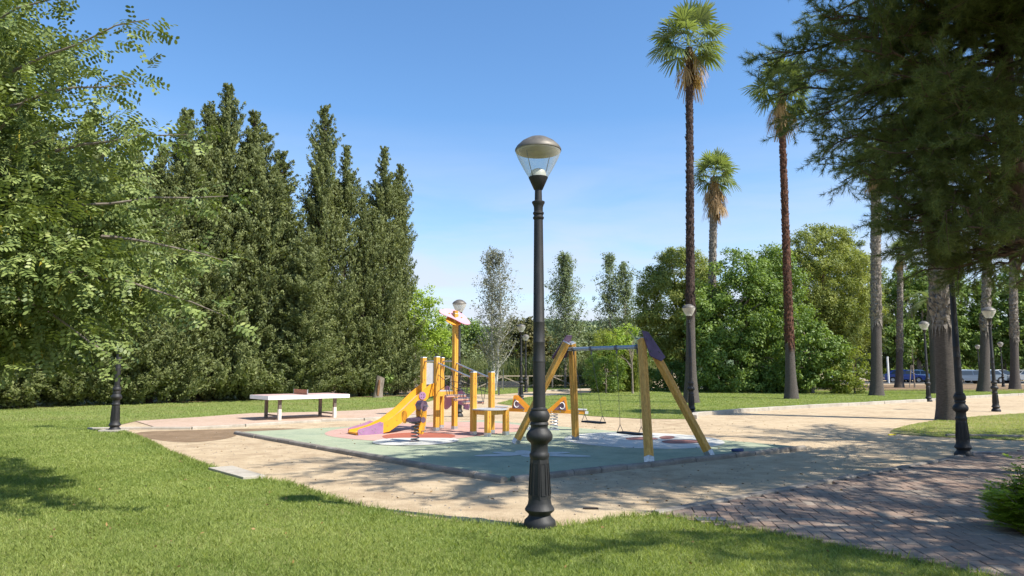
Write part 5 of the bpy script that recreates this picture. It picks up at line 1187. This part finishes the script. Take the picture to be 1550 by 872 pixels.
def building(px, Y, w, h, d, wall, label, roof=False, n=3):
    x = P(px, 560, Y).x; root = empty('building', (x, Y, 0), 0, label, 'building'); m = MB(); m.box((0, 0, h / 2), (w, d, h)); m.build('wall', M[wall], root)
    m = MB()
    if roof: m.add([(-w / 2 - .3, -d / 2 - .3, h), (w / 2 + .3, -d / 2 - .3, h), (w / 2 + .3, d / 2 + .3, h), (-w / 2 - .3, d / 2 + .3, h), (-w / 4, 0, h + 1.6), (w / 4, 0, h + 1.6)], [(0, 1, 5, 4), (2, 3, 4, 5), (1, 2, 5), (3, 0, 4), (3, 2, 1, 0)])
    else: m.box((0, 0, h + .12), (w + .2, d + .2, .24))
    m.build('roof', M['roof_tile' if roof else 'white_wall'], root)
    for i in range(n):
        xx = -w / 2 + w * (i + .5) / n; f = MB(); f.box((xx, -d / 2 - .01, h * .55), (1.1, .06, 1.1)); fo = f.build('window', M['white_wall'], root); g = MB(); g.box((xx, -d / 2 - .045, h * .55), (.95, .02, .95)); g.build('pane', M['window_dark'], fo)
building(1482, 106, 8, 2.6, 6, 'beige_wall', 'low beige building behind the parked cars', n=3)
building(1316, 112, 9, 4.2, 8, 'white_wall', 'white building glimpsed between trees left of the grey palm trunk', n=5)
building(918, 262, 16, 6, 8, 'beige_wall', 'far house with reddish roof on the wooded hill', True, 4)
m = MB(); q = P(1345, 571, 78); m.tube([(q.x, 78, 0), (q.x, 78, 2.9)], .10, 8); tag(m.build('white_pole', M['white_paint']), 'thin white pole between the two grey palm trunks', 'pole')

# ------------------------------------------------------------------ small bits on the ground
def bit(name, px, py, pts, th, m_, label, cat, rz=0., z=.0):
    b = G(px, py, z); m = MB(); m.prism(pts, 0, th, (0, 0, .002)); o = m.build(name, M[m_], None, min(.01, th * .4)); o.location = b; o.rotation_euler = (0, 0, rz); return tag(o, label, cat)
bit('yellow_leaf', 1349, 659, smooth_poly([(-.11, -.02), (0, .04), (.14, -.02), (.03, .0)], 1), .03, 'yellow_peel', 'small yellow peel lying on the sand at the tip of the dry lawn', 'leaf')
bit('bark_strip', 894, 771, smooth_poly([(-.12, .0), (0, .035), (.12, -.01), (.0, -.02)], 1), .02, 'dark_bark_bit', 'dark strip of bark on the sand right of the foreground lamp post', 'bark')
bit('dropped_cloth', 1116, 683.5, smooth_poly([(-.13, -.04), (-.08, .06), (.07, .07), (.14, .0), (.05, -.06)], 1), .05, 'blue_cloth', 'dark blue cloth lying on the rubber surface by the right swing leg', 'cloth', z=.054)
bit('timber_offcut', 1497, 688, [(-.33, -.05), (.33, -.05), (.33, .05), (-.33, .05)], .05, 'steel_dark', 'short dark plank lying at the far edge of the brick paving', 'plank', z=.01)
bit('white_paper', 403, 626.5, smooth_poly([(-.10, -.03), (.0, .05), (.10, .0), (.02, -.05)], 1), .03, 'paper', 'crumpled white paper on the grass left of the table tennis table', 'litter', z=.03)
def manhole():
    b = G(1075, 786, .036); m = MB(); m.box((b.x, b.y, .038), (.30, .16, .012)); tag(m.build('drain_cover', M['steel_dark']), 'small dark drain cover set in the brick paving near the grass', 'drain')
manhole()
n = 1500; q = rng.uniform([-9, 6.5], [9, 22], (n, 2)); P3_ = np.stack([q[:, 0], q[:, 1], np.full(n, .006)], 1)
on = inpoly(q[:, 0], q[:, 1], near_poly) ; mat_in = inpoly(q[:, 0], q[:, 1], rub) | inpoly(q[:, 0], q[:, 1], brick_poly); P3_[mat_in, 2] = .06; keep = (~on) & (~mat_in | (rng.random(n) < .25))
D = nrm(rng.normal(size=(n, 3)) * [1, 1, .12]); ok = keep
sz = rng.uniform(.015, .055, ok.sum()); tag(npmesh('leaf_litter', leaf_quads(P3_[ok], D[ok], sz, sz * .4), 4, M['litter'], None, rng.random(ok.sum())), kind='stuff')
# pebbles
n = 2600; q = rng.uniform([-8, 6.8], [9, 20], (n, 2)); on = inpoly(q[:, 0], q[:, 1], near_poly) | inpoly(q[:, 0], q[:, 1], rub) | inpoly(q[:, 0], q[:, 1], brick_poly); q = q[~on]; n = len(q); s_ = rng.uniform(.004, .016, n)
tet = np.array([[1, 0, 0], [0, 1, 0], [-1, 0, 0], [0, -1, 0], [.1, .1, .8]]); base = np.stack([q[:, 0], q[:, 1], np.full(n, .002)], 1)
V = base[:, None, :] + tet[None] * s_[:, None, None]; tri = V[:, [0, 1, 4, 1, 2, 4, 2, 3, 4, 3, 0, 4]].reshape(-1, 3)
tag(npmesh('pebbles', tri, 3, M['kerb_stone']), kind='stuff')
# shrub at the right edge
def edge_shrub():
    b = G(1560, 812); root = empty('shrub', b, 0, 'yellow green leafy shrub at the right edge of the brick paving', 'shrub'); mb = MB(); out, val = [], []
    for i in range(95):
        a = rng.uniform(0, 6.28); r_ = rng.uniform(.05, .36); e = np.array([math.cos(a) * r_, math.sin(a) * r_, rng.uniform(.08, .56) * (1.1 - r_)]); 
        if i < 6: e = np.array([rng.uniform(-.12, .1), rng.uniform(-.1, .1), rng.uniform(.55, .7)])
        mb.tube([(0, 0, 0), tuple(e * [.5, .5, .7]), tuple(e)], [.008, .005, .003], 4, False)
        for k in range(5):
            q = e * (1 - .12 * k) + rng.normal(size=3) * .02
            for s_ in range(7):
                az = rng.uniform(0, 6.28); d = np.array([math.cos(az), math.sin(az), rng.uniform(-.1, .6)]); d /= np.linalg.norm(d); L = rng.uniform(.07, .14); sw = nrm(np.cross(d, [0, 0, 1])[None])[0]
                for t, an in ((.35, .9), (.35, -.9), (.6, .7), (.6, -.7), (.7, 0.)):
                    dd = nrm((d * math.cos(an) + sw * math.sin(an))[None])[0]; p0 = q + d * L * t; l = L * .5; w = nrm(np.cross(dd, [0, 0, 1])[None])[0] * l * .25
                    out.append(np.array([p0, p0 + dd * l * .5 + w, p0 + dd * l, p0 + dd * l * .5 - w])); val.append(np.clip(rng.normal(.5, .18), 0, 1))
    mb.build('stem', M['bark_tree'], root); npmesh('foliage', np.concatenate(out), 4, M['shrub_leaf'], root, np.array(val))
edge_shrub()
# ------------------------------------------------------------------ grass
def grass(poly, n_target, box, wY, hmin, hmax, w0, hole=None, extra=1.0):
    pts = []
    tot = 0
    while tot < n_target:
        k = 400000; x = rng.uniform(box[0], box[1], k); y = rng.uniform(box[2], box[3], k)
        ok = (rng.random(k) < np.minimum(1, (wY / y) ** 2)) & (np.abs(x) < .80 * y + 1.2) & inpoly(x, y, poly)
        if hole is not None: ok &= ~inpoly(x, y, hole)
        q = np.stack([x[ok], y[ok]], 1); pts.append(q); tot += len(q)
    q = np.concatenate(pts)[:n_target]; n = len(q)
    tuft = np.sin(q[:, 0] * 5.1 + 2 * np.sin(q[:, 1] * 3.3)) * np.sin(q[:, 1] * 6.3 + np.sin(q[:, 0] * 2.7)) * .5 + .5; big = np.sin(q[:, 0] * 1.3 + 1) * np.sin(q[:, 1] * 1.7 + q[:, 0] * .6) * .5 + .5
    h = (hmin + (hmax - hmin) * rng.random(n) ** 1.6) * (.7 + .5 * tuft) * extra; sc = np.maximum(1, q[:, 1] / wY); w = w0 * rng.uniform(.6, 1.3, n) * sc
    b = np.stack([q[:, 0], q[:, 1], np.full(n, .008)], 1); D = nrm(rng.normal(size=(n, 3)) * [.55, .55, 0] + [0, 0, 1]); Sd = nrm(np.cross(D, rvec(n)) * [1, 1, .2]); bend = nrm(rng.normal(size=(n, 3)) * [1, 1, 0] + 1e-6) * (h * rng.uniform(.1, .7, n))[:, None]
    mid = b + D * (h * .55)[:, None]; tip = b + D * h[:, None] + bend; W = Sd * w[:, None]
    tri = np.stack([b - W / 2, b + W / 2, mid + W * .42 + bend * .2, tip, mid - W * .42 + bend * .2], 1).reshape(-1, 3)
    v = np.clip(rng.normal(.46, .16, n) + .34 * (big - .5) + .14 * (tuft - .5), 0, 1)
    dry = rng.random(n) < .03 + .25 * (np.sin(q[:, 0] * .9 + 2.2 + np.sin(q[:, 1] * 1.1)) * np.sin(q[:, 1] * .8 + q[:, 0] * .35) > .72); v[dry] = rng.uniform(.8, 1, dry.sum())
    return tri, v
slab = XY([(311, 713.5), (351, 707), (408, 724), (370, 730)])
t1, v1 = grass(near_poly, 470000, (-16, 7.5, 4.6, 22), 6.2, .020, .058, .0042, hole=slab)
n = 420; q = rng.uniform([-8, 5], [6, 16], (n, 2)); q = q[inpoly(q[:, 0], q[:, 1], near_poly)]; n = len(q); sz = rng.uniform(.02, .055, n)
tag(npmesh('leaf_litter', leaf_quads(np.stack([q[:, 0], q[:, 1], rng.uniform(.03, .055, n)], 1), nrm(rng.normal(size=(n, 3)) * [1, 1, .3]), sz, sz * .5), 4, M['litter'], None, rng.random(n)), kind='stuff')
t2, v2 = grass(near_poly, 60000, (-26, 0, 18, 45), 18, .03, .07, .010)
hole = XY(pad_back[:-1] + [(650, 616), (660, 628)] + pad_front[::-1] + [(240, 649)])
tag(npmesh('grass', t1, 5, M['grass_blade'], None, v1), kind='stuff')
tag(npmesh('grass', t2, 5, M['grass_blade'], None, v2), kind='stuff')
# longer fringe along the near lawn's edge
ed = XY(edge_near); ft, fv = [], []
for (a, b) in zip(ed[:-1], ed[1:]):
    L = math.hypot(b[0] - a[0], b[1] - a[1]); k = int(L * 480); t = rng.random(k); off_ = np.abs(rng.normal(0, .06, k)); nx_, ny_ = (b[1] - a[1]) / L, -(b[0] - a[0]) / L
    x = a[0] + (b[0] - a[0]) * t; y = a[1] + (b[1] - a[1]) * t
    sgn = -1 if inpoly(np.array([(a[0] + b[0]) / 2 - nx_ * .02]), np.array([(a[1] + b[1]) / 2 - ny_ * .02]), near_poly)[0] else 1
    x += sgn * nx_ * (off_ - .03); y += sgn * ny_ * (off_ - .03)
    h = rng.uniform(.035, .10, k); bb = np.stack([x, y, np.full(k, .004)], 1); D = nrm(rng.normal(size=(k, 3)) * [.5, .5, 0] + [0, 0, 1] - np.array([[sgn * nx_, sgn * ny_, 0]]) * .3); W = nrm(np.cross(D, rvec(k)) * [1, 1, .2]) * .0045 * np.maximum(1, y / 7)[:, None]
    mid = bb + D * (h * .55)[:, None]; tip = bb + D * h[:, None] + rng.normal(size=(k, 3)) * .015
    cut = ~inpoly(x, y, slab); bb, mid, tip, W, k = bb[cut], mid[cut], tip[cut], W[cut], int(cut.sum())
    ft.append(np.stack([bb - W / 2, bb + W / 2, mid + W * .4, tip, mid - W * .4], 1).reshape(-1, 3)); fv.append(np.clip(rng.normal(.42, .16, k), 0, 1))
tag(npmesh('grass', np.concatenate(ft), 5, M['grass_blade'], None, np.concatenate(fv)), kind='stuff')
t3, v3 = grass(far_poly, 120000, (-1, 45, 22, 55), 24, .03, .06, .012); tag(npmesh('grass', t3, 5, M['grass_blade'], None, v3), kind='stuff')
t4, v4 = grass(mid_poly, 40000, (10, 26, 16, 30), 18, .02, .05, .009); v4 = np.clip(v4 + .3, 0, 1); tag(npmesh('grass', t4, 5, M['grass_blade'], None, v4), kind='stuff')
t5, v5 = grass(back_strip, 14000, (-8, 12, 42, 75), 45, .04, .08, .02); tag(npmesh('grass', t5, 5, M['grass_blade'], None, v5), kind='stuff')
for o in [q for q in bpy.data.objects if q.name.startswith(('wooden_fence', 'wire_fence')) and q.parent is None]:
    a = Vector(at(601, 56)) if o.name.startswith('wooden') else Vector(at(712, 54)); o.location = a
    for ch in [q for q in bpy.data.objects if q.parent == o]: ch.matrix_parent_inverse = Matrix.Translation(-a)
tot = sum(len(o.data.polygons) for o in bpy.data.objects if o.type == 'MESH'); print('polys', tot, 'objects', len(bpy.data.objects))
